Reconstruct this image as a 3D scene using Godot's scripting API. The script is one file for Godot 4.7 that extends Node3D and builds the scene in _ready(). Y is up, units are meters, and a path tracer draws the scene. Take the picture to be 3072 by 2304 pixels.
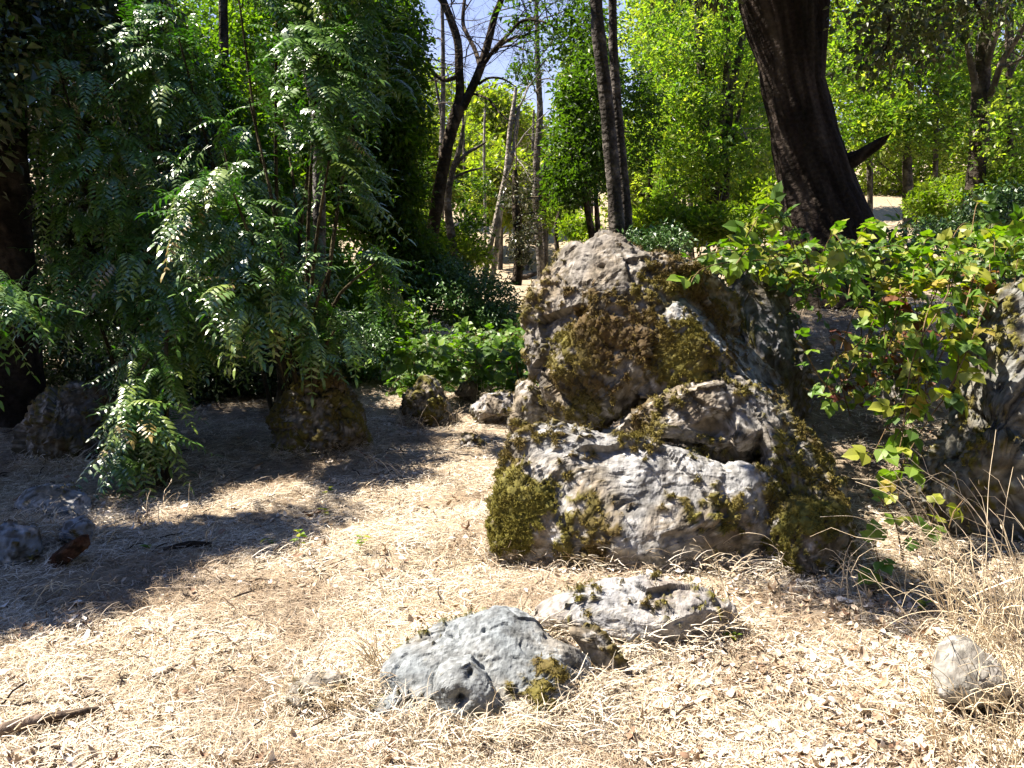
extends Node3D
# Wooded clearing: mossy boulder, dry grass and leaf litter, pinnate shrubs on the left, brambles on the right.

const FOV := 48.0
const PITCH := -10.1
const EYE := Vector3(0, 1.55, 0)
var SUN := Vector3(-0.52, 0.83, -0.12).normalized()   # towards the sun
var rng := RandomNumberGenerator.new()
var n_big := FastNoiseLite.new()
var n_mid := FastNoiseLite.new()
var n_fine := FastNoiseLite.new()
var n_cell := FastNoiseLite.new()
var n_ridge := FastNoiseLite.new()
var M := {}
var org := Vector3.ZERO
var beams: Array = []
var used := {}

# ---------------------------------------------------------------- view helpers
func ray(px: float, py: float) -> Vector3:
	var k := 384.0 / tan(deg_to_rad(FOV * 0.5))
	return Vector3((px - 512.0) / k, -(py - 384.0) / k, -1.0).rotated(Vector3.RIGHT, deg_to_rad(PITCH))

func W(px: float, py: float, d: float) -> Vector3:
	var v := ray(px, py)
	return EYE + v * (d / -v.z)

func pix(p: Vector3) -> Vector2:
	var q := (p - EYE).rotated(Vector3.RIGHT, deg_to_rad(-PITCH))
	var k := 384.0 / tan(deg_to_rad(FOV * 0.5))
	if q.z > -0.05:
		return Vector2(-9999, 9999)
	return Vector2(512.0 + q.x / -q.z * k, 384.0 - q.y / -q.z * k)

func gh(x: float, z: float) -> float:
	var d := -z
	var s := maxf(0.0, d - 9.0)
	var h := 0.0
	if s < 16.0:
		h = 0.0042 * s * s
	else:
		h = 1.075 + 0.134 * (minf(s, 55.0) - 16.0) + 0.03 * maxf(0.0, s - 55.0)
	h += 0.85 * smoothstep(0.5, 2.4, x) * smoothstep(4.5, 7.6, d) * (1.0 - 0.6 * smoothstep(9.0, 16.0, d))
	h += 0.9 * smoothstep(3.0, 12.0, x) * smoothstep(8.0, 20.0, d)
	h += n_big.get_noise_2d(x * 40.0, z * 40.0) * 0.05 + n_mid.get_noise_2d(x * 60.0, z * 60.0) * 0.012
	return h

func G(px: float, py: float) -> Vector3:
	var v := ray(px, py)
	var t := 1.0
	while t < 200.0:
		var p := EYE + v * t
		if p.y < gh(p.x, p.z):
			break
		t += 0.02 + t * 0.004
	return EYE + v * t

func pick(a: Array) -> Variant:
	return a[rng.randi() % a.size()]

func rv() -> Vector3:
	while true:
		var v := Vector3(rng.randf_range(-1, 1), rng.randf_range(-1, 1), rng.randf_range(-1, 1))
		if v.length_squared() <= 1.0 and v.length_squared() > 0.001:
			return v
	return Vector3.UP

# ---------------------------------------------------------------- scene helpers
func numbered(called: String) -> String:
	var k: int = used.get(called, -1) + 1
	used[called] = k
	return called if k == 0 else "%s_%03d" % [called, k]

func tag(o: Node, label: String, category: String, group := "", kind := "") -> void:
	if label: o.set_meta("label", label)
	if category: o.set_meta("category", category)
	if group: o.set_meta("group", group)
	if kind: o.set_meta("kind", kind)

func thing(called: String, label: String, category: String, at: Vector3, group := "") -> Node3D:
	var o := Node3D.new()
	o.name = numbered(called)
	add_child(o)
	o.position = at
	org = at
	tag(o, label, category, group)
	return o

func part(root: Node, called: String, mesh: Mesh, mat: Material, kind := "") -> MeshInstance3D:
	var o := MeshInstance3D.new()
	o.name = called
	o.mesh = mesh
	o.material_override = mat
	if kind: o.set_meta("kind", kind)
	root.add_child(o, true)
	return o

func many(root: Node, called: String, mesh: Mesh, mat: Material, xf: Array, cols: Array, kind := "stuff") -> MultiMeshInstance3D:
	var mm := MultiMesh.new()
	mm.transform_format = MultiMesh.TRANSFORM_3D
	mm.use_colors = true
	mm.mesh = mesh
	mm.instance_count = xf.size()
	for i in xf.size():
		mm.set_instance_transform(i, xf[i])
		mm.set_instance_color(i, cols[i])
	var o := MultiMeshInstance3D.new()
	o.name = called
	o.multimesh = mm
	o.material_override = mat
	if kind: o.set_meta("kind", kind)
	root.add_child(o, true)
	return o

class MB:
	var v := PackedVector3Array()
	var c := PackedColorArray()
	var t := PackedInt32Array()
	var n := PackedVector3Array()
	func tri(a: int, b: int, d: int) -> void:
		t.append(a); t.append(b); t.append(d)
	func add(p: Vector3, col: Color) -> int:
		v.append(p); c.append(col)
		return v.size() - 1
	func normals() -> void:
		n.resize(v.size())
		n.fill(Vector3.ZERO)
		for k in range(0, t.size(), 3):
			var a := t[k]
			var b := t[k + 1]
			var d := t[k + 2]
			var f := (v[d] - v[a]).cross(v[b] - v[a])
			n[a] += f
			n[b] += f
			n[d] += f
		for k in n.size():
			n[k] = n[k].normalized()
	func mesh(o: Vector3, smooth := true) -> ArrayMesh:
		if smooth and n.size() != v.size():
			normals()
		var a := []
		a.resize(Mesh.ARRAY_MAX)
		var w := v.duplicate()
		if o != Vector3.ZERO:
			for k in w.size():
				w[k] -= o
		a[Mesh.ARRAY_VERTEX] = w
		if smooth:
			a[Mesh.ARRAY_NORMAL] = n
		a[Mesh.ARRAY_COLOR] = c
		a[Mesh.ARRAY_INDEX] = t
		var m := ArrayMesh.new()
		m.add_surface_from_arrays(Mesh.PRIMITIVE_TRIANGLES, a)
		return m

# ---------------------------------------------------------------- materials
func noise_tex(freq: float, oct: int, lo: Color, hi: Color, kind := FastNoiseLite.TYPE_SIMPLEX_SMOOTH, size := 512) -> NoiseTexture2D:
	var n := FastNoiseLite.new()
	n.noise_type = kind
	n.frequency = freq
	n.fractal_octaves = oct
	n.seed = int(freq * 1000.0) + oct
	var t := NoiseTexture2D.new()
	t.width = size
	t.height = size
	t.seamless = true
	t.noise = n
	var g := Gradient.new()
	g.set_color(0, lo)
	g.set_color(1, hi)
	t.color_ramp = g
	return t

func surface_mat(name_: String, rough: float, spec: float, albedo: Texture2D, height: Texture2D, scale: float, cm: float) -> StandardMaterial3D:
	var m := StandardMaterial3D.new()
	m.resource_name = name_
	m.vertex_color_use_as_albedo = true
	m.roughness = rough
	m.metallic_specular = spec
	m.uv1_triplanar = true
	m.uv1_world_triplanar = true
	m.uv1_scale = Vector3.ONE * scale
	if albedo:
		m.albedo_texture = albedo
	if height:
		m.heightmap_enabled = true
		m.heightmap_texture = height
		m.heightmap_scale = cm
	m.cull_mode = BaseMaterial3D.CULL_DISABLED
	return m

func leaf_mat(name_: String, rough: float, spec: float, back: Color, tint := Color.WHITE) -> StandardMaterial3D:
	var m := StandardMaterial3D.new()
	m.resource_name = name_
	m.vertex_color_use_as_albedo = true
	m.albedo_color = tint
	m.roughness = rough
	m.metallic_specular = spec
	if back.r + back.g > 0.0:
		m.backlight_enabled = true
		m.backlight = back
	m.cull_mode = BaseMaterial3D.CULL_DISABLED
	return m

func make_materials() -> void:
	var grain := noise_tex(0.02, 5, Color(0.62, 0.62, 0.62), Color(1, 1, 1))
	var relief := noise_tex(0.015, 6, Color(0, 0, 0), Color(1, 1, 1))
	var pits := noise_tex(0.05, 4, Color(0, 0, 0), Color(1, 1, 1), FastNoiseLite.TYPE_CELLULAR)
	M.rock = surface_mat("rock", 0.88, 0.3, grain, relief, 1.6, 2.2)
	M.rock_near = surface_mat("rock_near", 0.88, 0.3, grain, pits, 2.6, 0.6)
	M.soil = surface_mat("soil", 1.0, 0.1, grain, relief, 1.1, 2.0)
	M.bark = surface_mat("bark", 0.95, 0.15, grain, relief, 2.0, 2.5)
	M.wood = surface_mat("wood", 0.95, 0.15, grain, relief, 6.0, 0.6)
	M.leaf_tree = leaf_mat("leaf_tree", 0.4, 0.5, Color(1.05, 1.15, 0.45))
	M.leaf_dark = leaf_mat("leaf_dark", 0.42, 0.5, Color(0.35, 0.45, 0.12))
	M.leaf_frond = leaf_mat("leaf_frond", 0.36, 0.6, Color(0.55, 0.75, 0.15))
	M.leaf_bramble = leaf_mat("leaf_bramble", 0.45, 0.45, Color(0.9, 1.0, 0.3))
	M.moss = leaf_mat("moss", 0.95, 0.1, Color(0.2, 0.2, 0.08))
	M.litter = leaf_mat("litter", 0.75, 0.3, Color(0.2, 0.17, 0.12))
	M.straw = leaf_mat("straw", 0.7, 0.3, Color(0.2, 0.17, 0.12))

# ---------------------------------------------------------------- rocks
func spow(x: float, e: float) -> float:
	return signf(x) * pow(absf(x), e)

# outline in the photograph's pixels, turned into a solid of real size at depth d0: front and back bulge, tilt = metres further away per metre up
func rock(outline: Array, d0: float, tilt: float, front: float, back: float, o := {}) -> MB:
	var res: int = o.get("res", 56)
	var e: float = o.get("e", 0.75)
	var amp: float = o.get("amp", 1.0)
	var fq: float = o.get("fq", 1.0)
	var cuts: Array = o.get("cuts", [])
	var bumps: Array = o.get("bumps", [])
	var c2 := Vector2.ZERO
	var lo := Vector2(1e9, 1e9)
	var hi := -lo
	for p in outline:
		lo = lo.min(p)
		hi = hi.max(p)
	c2 = o.get("c", (lo + hi) * 0.5)
	var k := 862.0 / d0
	var tab := PackedFloat32Array()
	var nt := 480
	for a in nt:
		var th := TAU * a / nt
		var dir := Vector2(cos(th), -sin(th))
		var best := 0.0
		for j in outline.size():
			var hit = Geometry2D.segment_intersects_segment(c2, c2 + dir * 3000.0, outline[j], outline[(j + 1) % outline.size()])
			if hit != null:
				best = maxf(best, c2.distance_to(hit))
		tab.append(best)
	var soft: int = o.get("soft", 3)
	var tab2 := tab.duplicate()
	for a in nt:
		var s := 0.0
		for j in range(-soft, soft + 1):
			s += tab[(a + j + nt) % nt]
		tab2[a] = s / (2 * soft + 1)
	var C := W(c2.x, c2.y, d0)
	var F := (Vector3(EYE.x - C.x, 0, EYE.z - C.z).normalized() + Vector3.UP * maxf(0.0, tilt) * 0.8).normalized()
	var facets: Array = cuts.duplicate()
	var fr := RandomNumberGenerator.new()
	fr.seed = int(c2.x * 7.0 + c2.y * 13.0 + d0 * 100.0)
	var ext := Vector3((hi.x - lo.x) * 0.5 / k, (hi.y - lo.y) * 0.5 / k, front)
	for i in int(o.get('facets', 12)):
		var fn := (F * 0.9 + Vector3(fr.randf_range(-1, 1), fr.randf_range(-0.8, 1), fr.randf_range(-0.3, 0.4))).normalized()
		facets.append([fn, (fn * ext).length() * fr.randf_range(0.80, 1.02)])
	var bw := []
	for b in bumps:
		bw.append([W(b[0], b[1], d0), b[2], b[3]])
	var m := MB.new()
	var ids := {}
	var seedv: Vector3 = C * 3.7 + Vector3(c2.x, c2.y, 0) * 0.13
	for f in 6:
		var grid := PackedInt32Array()
		for j in res + 1:
			for i in res + 1:
				var a := tan((float(i) / res * 2.0 - 1.0) * PI / 4.0)
				var b := tan((float(j) / res * 2.0 - 1.0) * PI / 4.0)
				var u: Vector3
				match f:
					0: u = Vector3(a, b, 1)
					1: u = Vector3(-a, b, -1)
					2: u = Vector3(1, b, -a)
					3: u = Vector3(-1, b, a)
					4: u = Vector3(a, 1, -b)
					_: u = Vector3(a, -1, b)
				u = u.normalized()
				var key := Vector3i((u * 20000.0).round())
				if ids.has(key):
					grid.append(ids[key])
					continue
				var th := fposmod(atan2(u.y, u.x), TAU) / TAU * nt
				var i0 := int(th) % nt
				var R := lerpf(tab2[i0], tab2[(i0 + 1) % nt], th - floorf(th))
				var s := spow(sqrt(maxf(0.0, 1.0 - u.z * u.z)), e)
				var cz := spow(u.z, e)
				var ang := atan2(u.y, u.x)
				var q := c2 + Vector2(cos(ang), -sin(ang)) * R
				var E := W(q.x, q.y, d0 + tilt * (c2.y - q.y) / k)
				var P := C + (E - C) * s + F * (cz * (front if cz > 0.0 else back))
				for cut in facets:
					var over: float = (P - C).dot(cut[0]) - cut[1]
					if over > 0.0:
						P -= cut[0] * over * 0.93
				for bm in bw:
					var dd: float = Vector2(P.x - bm[0].x, P.y - bm[0].y).length() / bm[1]
					if dd < 2.5 and cz > 0.0:
						P += F * bm[2] * exp(-dd * dd * 1.6)
				var id := m.add(P, Color(0.4, 0.4, 0.4))
				ids[key] = id
				grid.append(id)
		for j in res:
			for i in res:
				var a := grid[j * (res + 1) + i]
				var b := grid[j * (res + 1) + i + 1]
				var d := grid[(j + 1) * (res + 1) + i + 1]
				var e2 := grid[(j + 1) * (res + 1) + i]
				m.tri(a, d, b)
				m.tri(a, e2, d)
	m.normals()
	for q0 in m.v.size():
		var P := m.v[q0]
		if m.n[q0].dot((EYE - P).normalized()) < -0.45:
			continue
		var S: Vector3 = P * fq + seedv
		var wv := Vector3(n_mid.get_noise_3dv(S * 30.0), n_mid.get_noise_3dv(S * 30.0 + Vector3(77, 0, 0)), n_mid.get_noise_3dv(S * 30.0 + Vector3(0, 99, 0))) * 0.035
		var B := Vector3(S.x * 0.75 + S.y * 0.55, (S.y - S.x * 0.5) * 0.42, S.z)   # bedding runs obliquely
		var h := n_big.get_noise_3dv(S * 40.0) * 0.06
		h += chipped(B + wv * 0.4, 0.36) * 0.46 + chipped(S + wv * 0.3 + Vector3(9, 4, 2), 0.14) * 0.40
		var rd := n_ridge.get_noise_3dv((B + wv * 0.5) * 34.0)
		h -= pow(clampf(rd, 0.0, 1.0), 12.0) * 0.09
		h += n_fine.get_noise_3dv(S * 90.0) * 0.012
		h += n_fine.get_noise_3dv(S * 230.0) * 0.008
		m.v[q0] = P + m.n[q0] * h * amp / fq
	m.normals()
	return m

func hash3(c: Vector3i, k: int) -> float:
	var n := (c.x * 73856093) ^ (c.y * 19349663) ^ (c.z * 83492791) ^ (k * 2654435761)
	n = (n ^ (n >> 13)) * 1274126177
	return float((n ^ (n >> 16)) & 0xffff) / 65535.0 * 2.0 - 1.0

# broken stone: every Voronoi cell of size s is a chip with a face of its own slope
func chipped(p: Vector3, s: float) -> float:
	var q := p / s
	var b := Vector3i((q - Vector3(0.5, 0.5, 0.5)).floor())
	var best := 1e9
	var r := 0.0
	for i in 8:
		var c := b + Vector3i(i & 1, (i >> 1) & 1, i >> 2)
		var f := Vector3(c) + Vector3(0.5, 0.5, 0.5) + Vector3(hash3(c, 1), hash3(c, 2), hash3(c, 3)) * 0.38
		var d := (q - f)
		var l := d.length_squared()
		if l < best:
			best = l
			r = d.dot(Vector3(hash3(c, 4), hash3(c, 5), hash3(c, 6))) * 0.5 + hash3(c, 7) * 0.10
	return r * s

# colours the rock's own mineral tones, lichen and moss; returns the moss vertices
func paint(m: MB, o := {}) -> PackedInt32Array:
	var base: Color = o.get("base", Color(0.36, 0.345, 0.315))
	var tan_: Color = o.get("tan", Color(0.33, 0.265, 0.18))
	var dark: Color = o.get("dark", Color(0.11, 0.095, 0.07))
	var pale: Color = o.get("pale", Color(0.60, 0.57, 0.52))
	var amount: float = o.get("moss", 0.0)         # overall share
	var patches: Array = o.get("patches", [])      # [px, py, radius m, strength]
	var bare: Array = o.get("bare", [])
	var mossy := PackedInt32Array()
	var pw := []
	for p in patches:
		pw.append([nearest(m, p[0], p[1]), p[2], p[3]])
	for p in bare:
		pw.append([nearest(m, p[0], p[1]), p[2], -p[3]])
	var mottle: float = o.get("mottle", 1.0)
	var brown: float = o.get("brown", 0.5)
	for k in m.v.size():
		var P := m.v[k]
		var n := m.n[k]
		var a := n_big.get_noise_3dv(P * 95.0) * 0.5 + 0.5
		var b := n_fine.get_noise_3dv(P * 70.0) * 0.5 + 0.5
		var c := n_fine.get_noise_3dv(P * 240.0 + Vector3(50, 0, 0)) * 0.5 + 0.5
		var Bq := Vector3(P.x * 0.75 + P.y * 0.55, (P.y - P.x * 0.5) * 0.45, P.z)
		var e := n_fine.get_noise_3dv(Bq * 120.0 + Vector3(0, 70, 0)) * 0.5 + 0.5
		var g := n_fine.get_noise_3dv(P * 45.0 + Vector3(0, 0, 33)) * 0.5 + 0.5
		var col := base.lerp(tan_, smoothstep(0.42, 0.68, a) * 0.85)
		col = col.lerp(dark, smoothstep(0.50, 0.68, b) * 0.8 * mottle)
		col = col.lerp(dark * 0.6, smoothstep(0.58, 0.74, e) * 0.75 * mottle)
		col = col.lerp(pale, smoothstep(0.50, 0.64, g) * smoothstep(0.42, 0.6, c) * 0.75)
		col *= 0.68 + 0.40 * c
		var w := amount * 1.3 - 0.65 + n.y * 0.12
		for p in pw:
			var dd: float = P.distance_to(p[0]) / p[1]
			if dd < 2.2:
				w += p[2] * exp(-dd * dd)
		w += n_mid.get_noise_3dv(P * 55.0) * 0.95 + n_fine.get_noise_3dv(Bq * 150.0 + Vector3(9, 9, 9)) * 1.5
		if w > -0.35 and w <= 0.0:
			col = col.lerp(Color(0.13, 0.105, 0.05), (w + 0.35) / 0.35 * 0.6)
		if w > 0.0:
			var t := smoothstep(0.0, 0.16, w)
			var mc := Color(0.17, 0.155, 0.035).lerp(Color(0.115, 0.078, 0.034), clampf(brown + n_mid.get_noise_3dv(P * 40.0 + Vector3(5, 5, 5)) * 1.2, 0.0, 1.0))
			mc *= 0.7 + 0.6 * c
			col = col.lerp(mc, t)
			m.v[k] = P + n * 0.018 * t * (0.4 + c * 1.2)
			if t > 0.5:
				mossy.append(k)
		m.c[k] = col
	m.normals()
	return mossy

func nearest(m: MB, px: float, py: float) -> Vector3:
	var best := 1e9
	var r := m.v[0]
	var v := ray(px, py).normalized()
	for k in range(0, m.v.size(), 2):
		var q := m.v[k] - EYE
		var along := q.dot(v)
		var s := (q - v * along).length() * 6.0 + along
		if s < best:
			best = s
			r = m.v[k]
	return r

func moss_tufts(root: Node, m: MB, ids: PackedInt32Array, count: int, size := 1.0) -> void:
	if ids.size() < 20:
		return
	var xf := []
	var cols := []
	for i in count:
		var k := ids[rng.randi() % ids.size()]
		if m.n[k].dot((EYE - m.v[k]).normalized()) < -0.25:
			continue
		var n := (m.n[k] + rv() * 0.45).normalized()
		var t := n.cross(rv()).normalized()
		var s := rng.randf_range(0.45, 1.15) * size
		xf.append(Transform3D(Basis(t, n, t.cross(n)).scaled(Vector3(s, s, s)), m.v[k] + rv() * 0.008 - org))
		var c: Color = m.c[k] * rng.randf_range(0.8, 1.6)
		c = c.lerp(Color(0.25, 0.205, 0.055), rng.randf() * 0.5)
		c.a = 1.0
		cols.append(c)
	many(root, "moss", M.mesh_moss, M.moss, xf, cols)

func lone_rock(called: String, label: String, outline: Array, d0: float, tilt: float, front: float, back: float, o := {}, po := {}, tufts := 0, group := "") -> Node3D:
	if o.has('sit'):   # px, py where it meets the ground, metres behind that
		d0 = -G(o.sit[0], o.sit[1]).z + o.sit[2]
	var m := rock(outline, d0, tilt, front, back, o)
	var ids := paint(m, po)
	var lo := Vector3(1e9, 1e9, 1e9)
	var hi := -lo
	for p in m.v:
		lo = lo.min(p)
		hi = hi.max(p)
	var at := Vector3((lo.x + hi.x) * 0.5, lo.y, (lo.z + hi.z) * 0.5)
	at.y = maxf(at.y, gh(at.x, at.z))
	var t := thing(called, label, "rock", at, group)
	part(t, "stone", m.mesh(org), po.get("mat", M.rock))
	if tufts:
		moss_tufts(t, m, ids, tufts)
	return t

func V(a: Array) -> Array:
	var r := []
	for i in range(0, a.size(), 2):
		r.append(Vector2(a[i], a[i + 1]))
	return r

# ---------------------------------------------------------------- plants: tubes
func curve_pts(pts: Array, rad: Array, step: float) -> Array:
	# Catmull-Rom through pts with radii, resampled
	var out := []
	for i in pts.size() - 1:
		var p0: Vector3 = pts[maxi(i - 1, 0)]
		var p1: Vector3 = pts[i]
		var p2: Vector3 = pts[i + 1]
		var p3: Vector3 = pts[mini(i + 2, pts.size() - 1)]
		var n := maxi(1, int(p1.distance_to(p2) / step))
		for k in n:
			var t := float(k) / n
			out.append([p1.cubic_interpolate(p2, p0, p3, t), lerpf(rad[i], rad[i + 1], t)])
	out.append([pts[-1], rad[-1]])
	return out

func tube(m: MB, pts: Array, rad: Array, sides: int, step: float, col: Color, rough := 0.0, var_ := 0.25) -> void:
	var cp := curve_pts(pts, rad, step)
	var first := m.v.size()
	var n := cp.size()
	var side := Vector3.RIGHT
	for i in n:
		var p: Vector3 = cp[i][0]
		var q: Vector3 = (cp[mini(i + 1, n - 1)][0] - cp[maxi(i - 1, 0)][0])
		if q.length_squared() < 1e-10:
			q = Vector3.UP
		q = q.normalized()
		side = (side - q * side.dot(q))
		if side.length_squared() < 1e-6:
			side = q.cross(Vector3(0.3, 0.2, 0.9))
		side = side.normalized()
		var up := q.cross(side)
		for s in sides:
			var a := TAU * s / sides
			var dir := side * cos(a) + up * sin(a)
			var r: float = cp[i][1]
			var cc := 1.0
			if rough > 0.0:
				var S := p + dir * r
				var fur := n_ridge.get_noise_3d(S.x * 140.0, S.y * 26.0, S.z * 140.0)
				r *= 1.0 + rough * (n_mid.get_noise_3dv(S * 50.0) * 0.9 + n_fine.get_noise_3dv(S * 120.0) * 0.4 - maxf(fur, 0.0) * 0.5)
				cc = 1.0 - 0.35 * maxf(fur, 0.0)
			if rough > 0.0:
				cc *= 0.75 + 1.1 * smoothstep(0.08, 0.3, n_fine.get_noise_3dv((p + dir * r) * 38.0))
			cc *= 1.0 + var_ * n_fine.get_noise_3dv((p + dir * r) * 90.0) * 2.0
			var c := col * cc
			c.a = 1.0
			m.add(p + dir * r, c)
	for i in n - 1:
		for s in sides:
			var a := first + i * sides + s
			var b := first + i * sides + (s + 1) % sides
			m.tri(a, a + sides, b)
			m.tri(b, a + sides, b + sides)

func P3(l: Array) -> Array:  # [px,py,d,rpx] -> [points, radii]
	var p := []
	var r := []
	for e in l:
		p.append(W(e[0], e[1], e[2]))
		r.append(e[3] * e[2] / 862.0)
	return [p, r]

func grow(m: MB, p: Vector3, dir: Vector3, len: float, r: float, depth: int, col: Color, tips: Array, bend := 0.35, droop := 0.0) -> void:
	var pts := [p]
	var rad := [r]
	var d := dir
	var q := p
	var n := 4
	for i in n:
		d = (d + rv() * bend + Vector3(0, -droop, 0)).normalized()
		q += d * len / n
		pts.append(q)
		rad.append(lerpf(r, r * 0.35, float(i + 1) / n))
		if depth > 0:
			var kids := 1 if rng.randf() < 0.7 else 2
			for k in kids:
				var side := d.cross(rv()).normalized()
				grow(m, q, (d * 0.6 + side * rng.randf_range(0.5, 1.0)).normalized(), len * rng.randf_range(0.4, 0.65), rad[-1] * 0.6, depth - 1, col, tips, bend, droop)
		elif i >= 1:
			tips.append(q)
	tube(m, pts, rad, 3 if r < 0.012 else (5 if r < 0.04 else 7), len / n * 0.6, col, 0.0)

# ---------------------------------------------------------------- plants: leaves
func leaf_tris(m: MB, at: Vector3, dir: Vector3, nrm: Vector3, l: float, w: float, col: Color, fold := 0.25) -> void:
	var s := dir.cross(nrm).normalized()
	var n := s.cross(dir).normalized()
	var a := m.add(at, col)
	var b := m.add(at + dir * l * 0.45 + s * w * 0.5 + n * w * fold, col)
	var c := m.add(at + dir * l - n * l * 0.1, col)
	var d := m.add(at + dir * l * 0.45 - s * w * 0.5 + n * w * fold, col)
	m.tri(a, b, c)
	m.tri(a, c, d)

func clump_mesh(count: int, radius: float, l: float, w: float, flat: float) -> ArrayMesh:
	var m := MB.new()
	for i in count:
		var p := rv() * radius
		p.y *= flat
		var dir := (rv() + p.normalized() * 0.7 + Vector3(0, -0.15, 0)).normalized()
		var nrm := (Vector3.UP * 1.1 + rv()).normalized()
		if absf(nrm.dot(dir)) > 0.95:
			nrm = Vector3.RIGHT
		var s := rng.randf_range(0.5, 1.45)
		var g := rng.randf_range(0.65, 1.35)
		leaf_tris(m, p, dir, nrm, l * s, w * s, Color(g, g, g))
	return m.mesh(Vector3.ZERO, false)

func frond_mesh(pairs: int, len: float, ll: float, lw: float, droop: float) -> ArrayMesh:
	# pinnate leaf: runs along +Z, upper side +Y
	var m := MB.new()
	var pts := []
	for i in 9:
		var t := i / 8.0
		pts.append(Vector3(0, -droop * t * t * len, len * t * (1.0 - 0.15 * droop * t)))
	var rad := []
	for i in 9:
		rad.append(lerpf(0.0028, 0.001, i / 8.0))
	tube(m, pts, rad, 3, 0.1, Color(1.1, 1.0, 0.7), 0.0, 0.0)
	for i in pairs:
		var t := 0.22 + 0.74 * float(i) / (pairs - 1)
		var k := t * 8.0
		var p: Vector3 = pts[int(k)].lerp(pts[mini(int(k) + 1, 8)], k - floorf(k))
		var fwd: Vector3 = (pts[mini(int(k) + 1, 8)] - pts[int(k)]).normalized() if int(k) < 8 else Vector3(0, -droop, 1).normalized()
		var up := fwd.cross(Vector3.RIGHT) * -1.0
		if up.y < 0.0:
			up = -up
		var sc := sin(PI * (0.25 + 0.6 * t)) * rng.randf_range(0.9, 1.1)
		for s in [-1.0, 1.0]:
			var dir: Vector3 = (Vector3.RIGHT * s * 0.85 + fwd * 0.55 - up * rng.randf_range(0.05, 0.3)).normalized()
			var g := rng.randf_range(0.85, 1.15)
			blade_leaf(m, p, dir, up + rv() * 0.18, ll * sc, lw * sc, Color(g, g, g))
	blade_leaf(m, pts[8], Vector3(0, -droop, 1).normalized(), Vector3.UP, ll, lw, Color(1, 1, 1))
	return m.mesh(Vector3.ZERO, false)

func blade_leaf(m: MB, at: Vector3, dir: Vector3, nrm: Vector3, l: float, w: float, col: Color) -> void:
	var s := dir.cross(nrm).normalized()
	var n := s.cross(dir).normalized()
	var a := m.add(at, col)
	var b := m.add(at + dir * l * 0.3 + s * w * 0.5 + n * w * 0.15, col)
	var b2 := m.add(at + dir * l * 0.7 + s * w * 0.38 + n * w * 0.05 - n * l * 0.05, col)
	var c := m.add(at + dir * l - n * l * 0.16, col)
	var d := m.add(at + dir * l * 0.3 - s * w * 0.5 + n * w * 0.15, col)
	var d2 := m.add(at + dir * l * 0.7 - s * w * 0.38 + n * w * 0.05 - n * l * 0.05, col)
	m.tri(a, b, d)
	m.tri(b, b2, d)
	m.tri(d, b2, d2)
	m.tri(b2, c, d2)

func ovate(m: MB, at: Vector3, dir: Vector3, nrm: Vector3, l: float, w: float, col: Color, cup := 0.12) -> void:
	# broad toothed leaf with a midrib fold
	var s := dir.cross(nrm).normalized()
	var n := s.cross(dir).normalized()
	var prof := [0.0, 0.62, 0.93, 1.0, 0.86, 0.58, 0.24]
	var mid := []
	var lf := []
	var rt := []
	for i in 7:
		var t := i / 7.0
		var p := at + dir * l * t - n * l * 0.16 * t * t
		mid.append(m.add(p, col))
		var ww: float = w * 0.5 * prof[i] * (1.0 + (0.07 if i % 2 == 0 else -0.05))
		lf.append(m.add(p + s * ww + n * ww * (0.10 + cup), col))
		rt.append(m.add(p - s * ww + n * ww * (0.10 + cup), col))
	var tip := m.add(at + dir * l - n * l * 0.18, col)
	for i in 6:
		m.tri(mid[i], lf[i], lf[i + 1])
		m.tri(mid[i], lf[i + 1], mid[i + 1])
		m.tri(mid[i], rt[i + 1], rt[i])
		m.tri(mid[i], mid[i + 1], rt[i + 1])
	m.tri(mid[6], lf[6], tip)
	m.tri(mid[6], tip, rt[6])

func trifoliate(l: float) -> ArrayMesh:
	# runs along +Z on a short stalk, upper side +Y
	var m := MB.new()
	tube(m, [Vector3.ZERO, Vector3(0, 0.012, l * 0.45), Vector3(0, 0.0, l * 0.75)], [0.0016, 0.0013, 0.001], 3, 0.05, Color(1.1, 0.9, 0.6), 0.0, 0.0)
	var j := Vector3(0, 0.008, l * 0.55)
	ovate(m, Vector3(0, 0, l * 0.72), Vector3(rng.randf_range(-0.2, 0.2), rng.randf_range(-0.5, 0.05), 1).normalized(), (Vector3.UP + rv() * 0.35).normalized(), l, l * 0.82, Color(1, 1, 1))
	for s in [-1.0, 1.0]:
		ovate(m, j, Vector3(s * 0.95, -0.12 + rng.randf_range(-0.35, 0.15), rng.randf_range(0.2, 0.7)).normalized(), Vector3(rng.randf_range(-0.2, 0.2), 1, 0).normalized(), l * 0.85, l * 0.70, Color(0.93, 0.93, 0.93))
	return m.mesh(Vector3.ZERO, false)

func dry_leaf(curl: float, l: float, w: float) -> ArrayMesh:
	var m := MB.new()
	var prof := [0.12, 0.75, 1.0, 0.8, 0.1]
	var ids := []
	for i in 5:
		var t := i / 4.0
		var y := curl * l * (4.0 * (t - 0.5) * (t - 0.5) - 0.3)
		for s in [-1.0, 0.0, 1.0]:
			var ww: float = w * 0.5 * prof[i] * s
			ids.append(m.add(Vector3(ww, y + absf(s) * w * 0.5 * prof[i] * rng.randf_range(0.2, 0.9) * (1.0 if curl > 0.0 else -0.6), l * (t - 0.5)), Color(1, 1, 1)))
	for i in 4:
		for s in 2:
			var a: int = ids[i * 3 + s]
			m.tri(a, a + 3, a + 1)
			m.tri(a + 1, a + 3, a + 4)
	return m.mesh(Vector3.ZERO, true)

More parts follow.
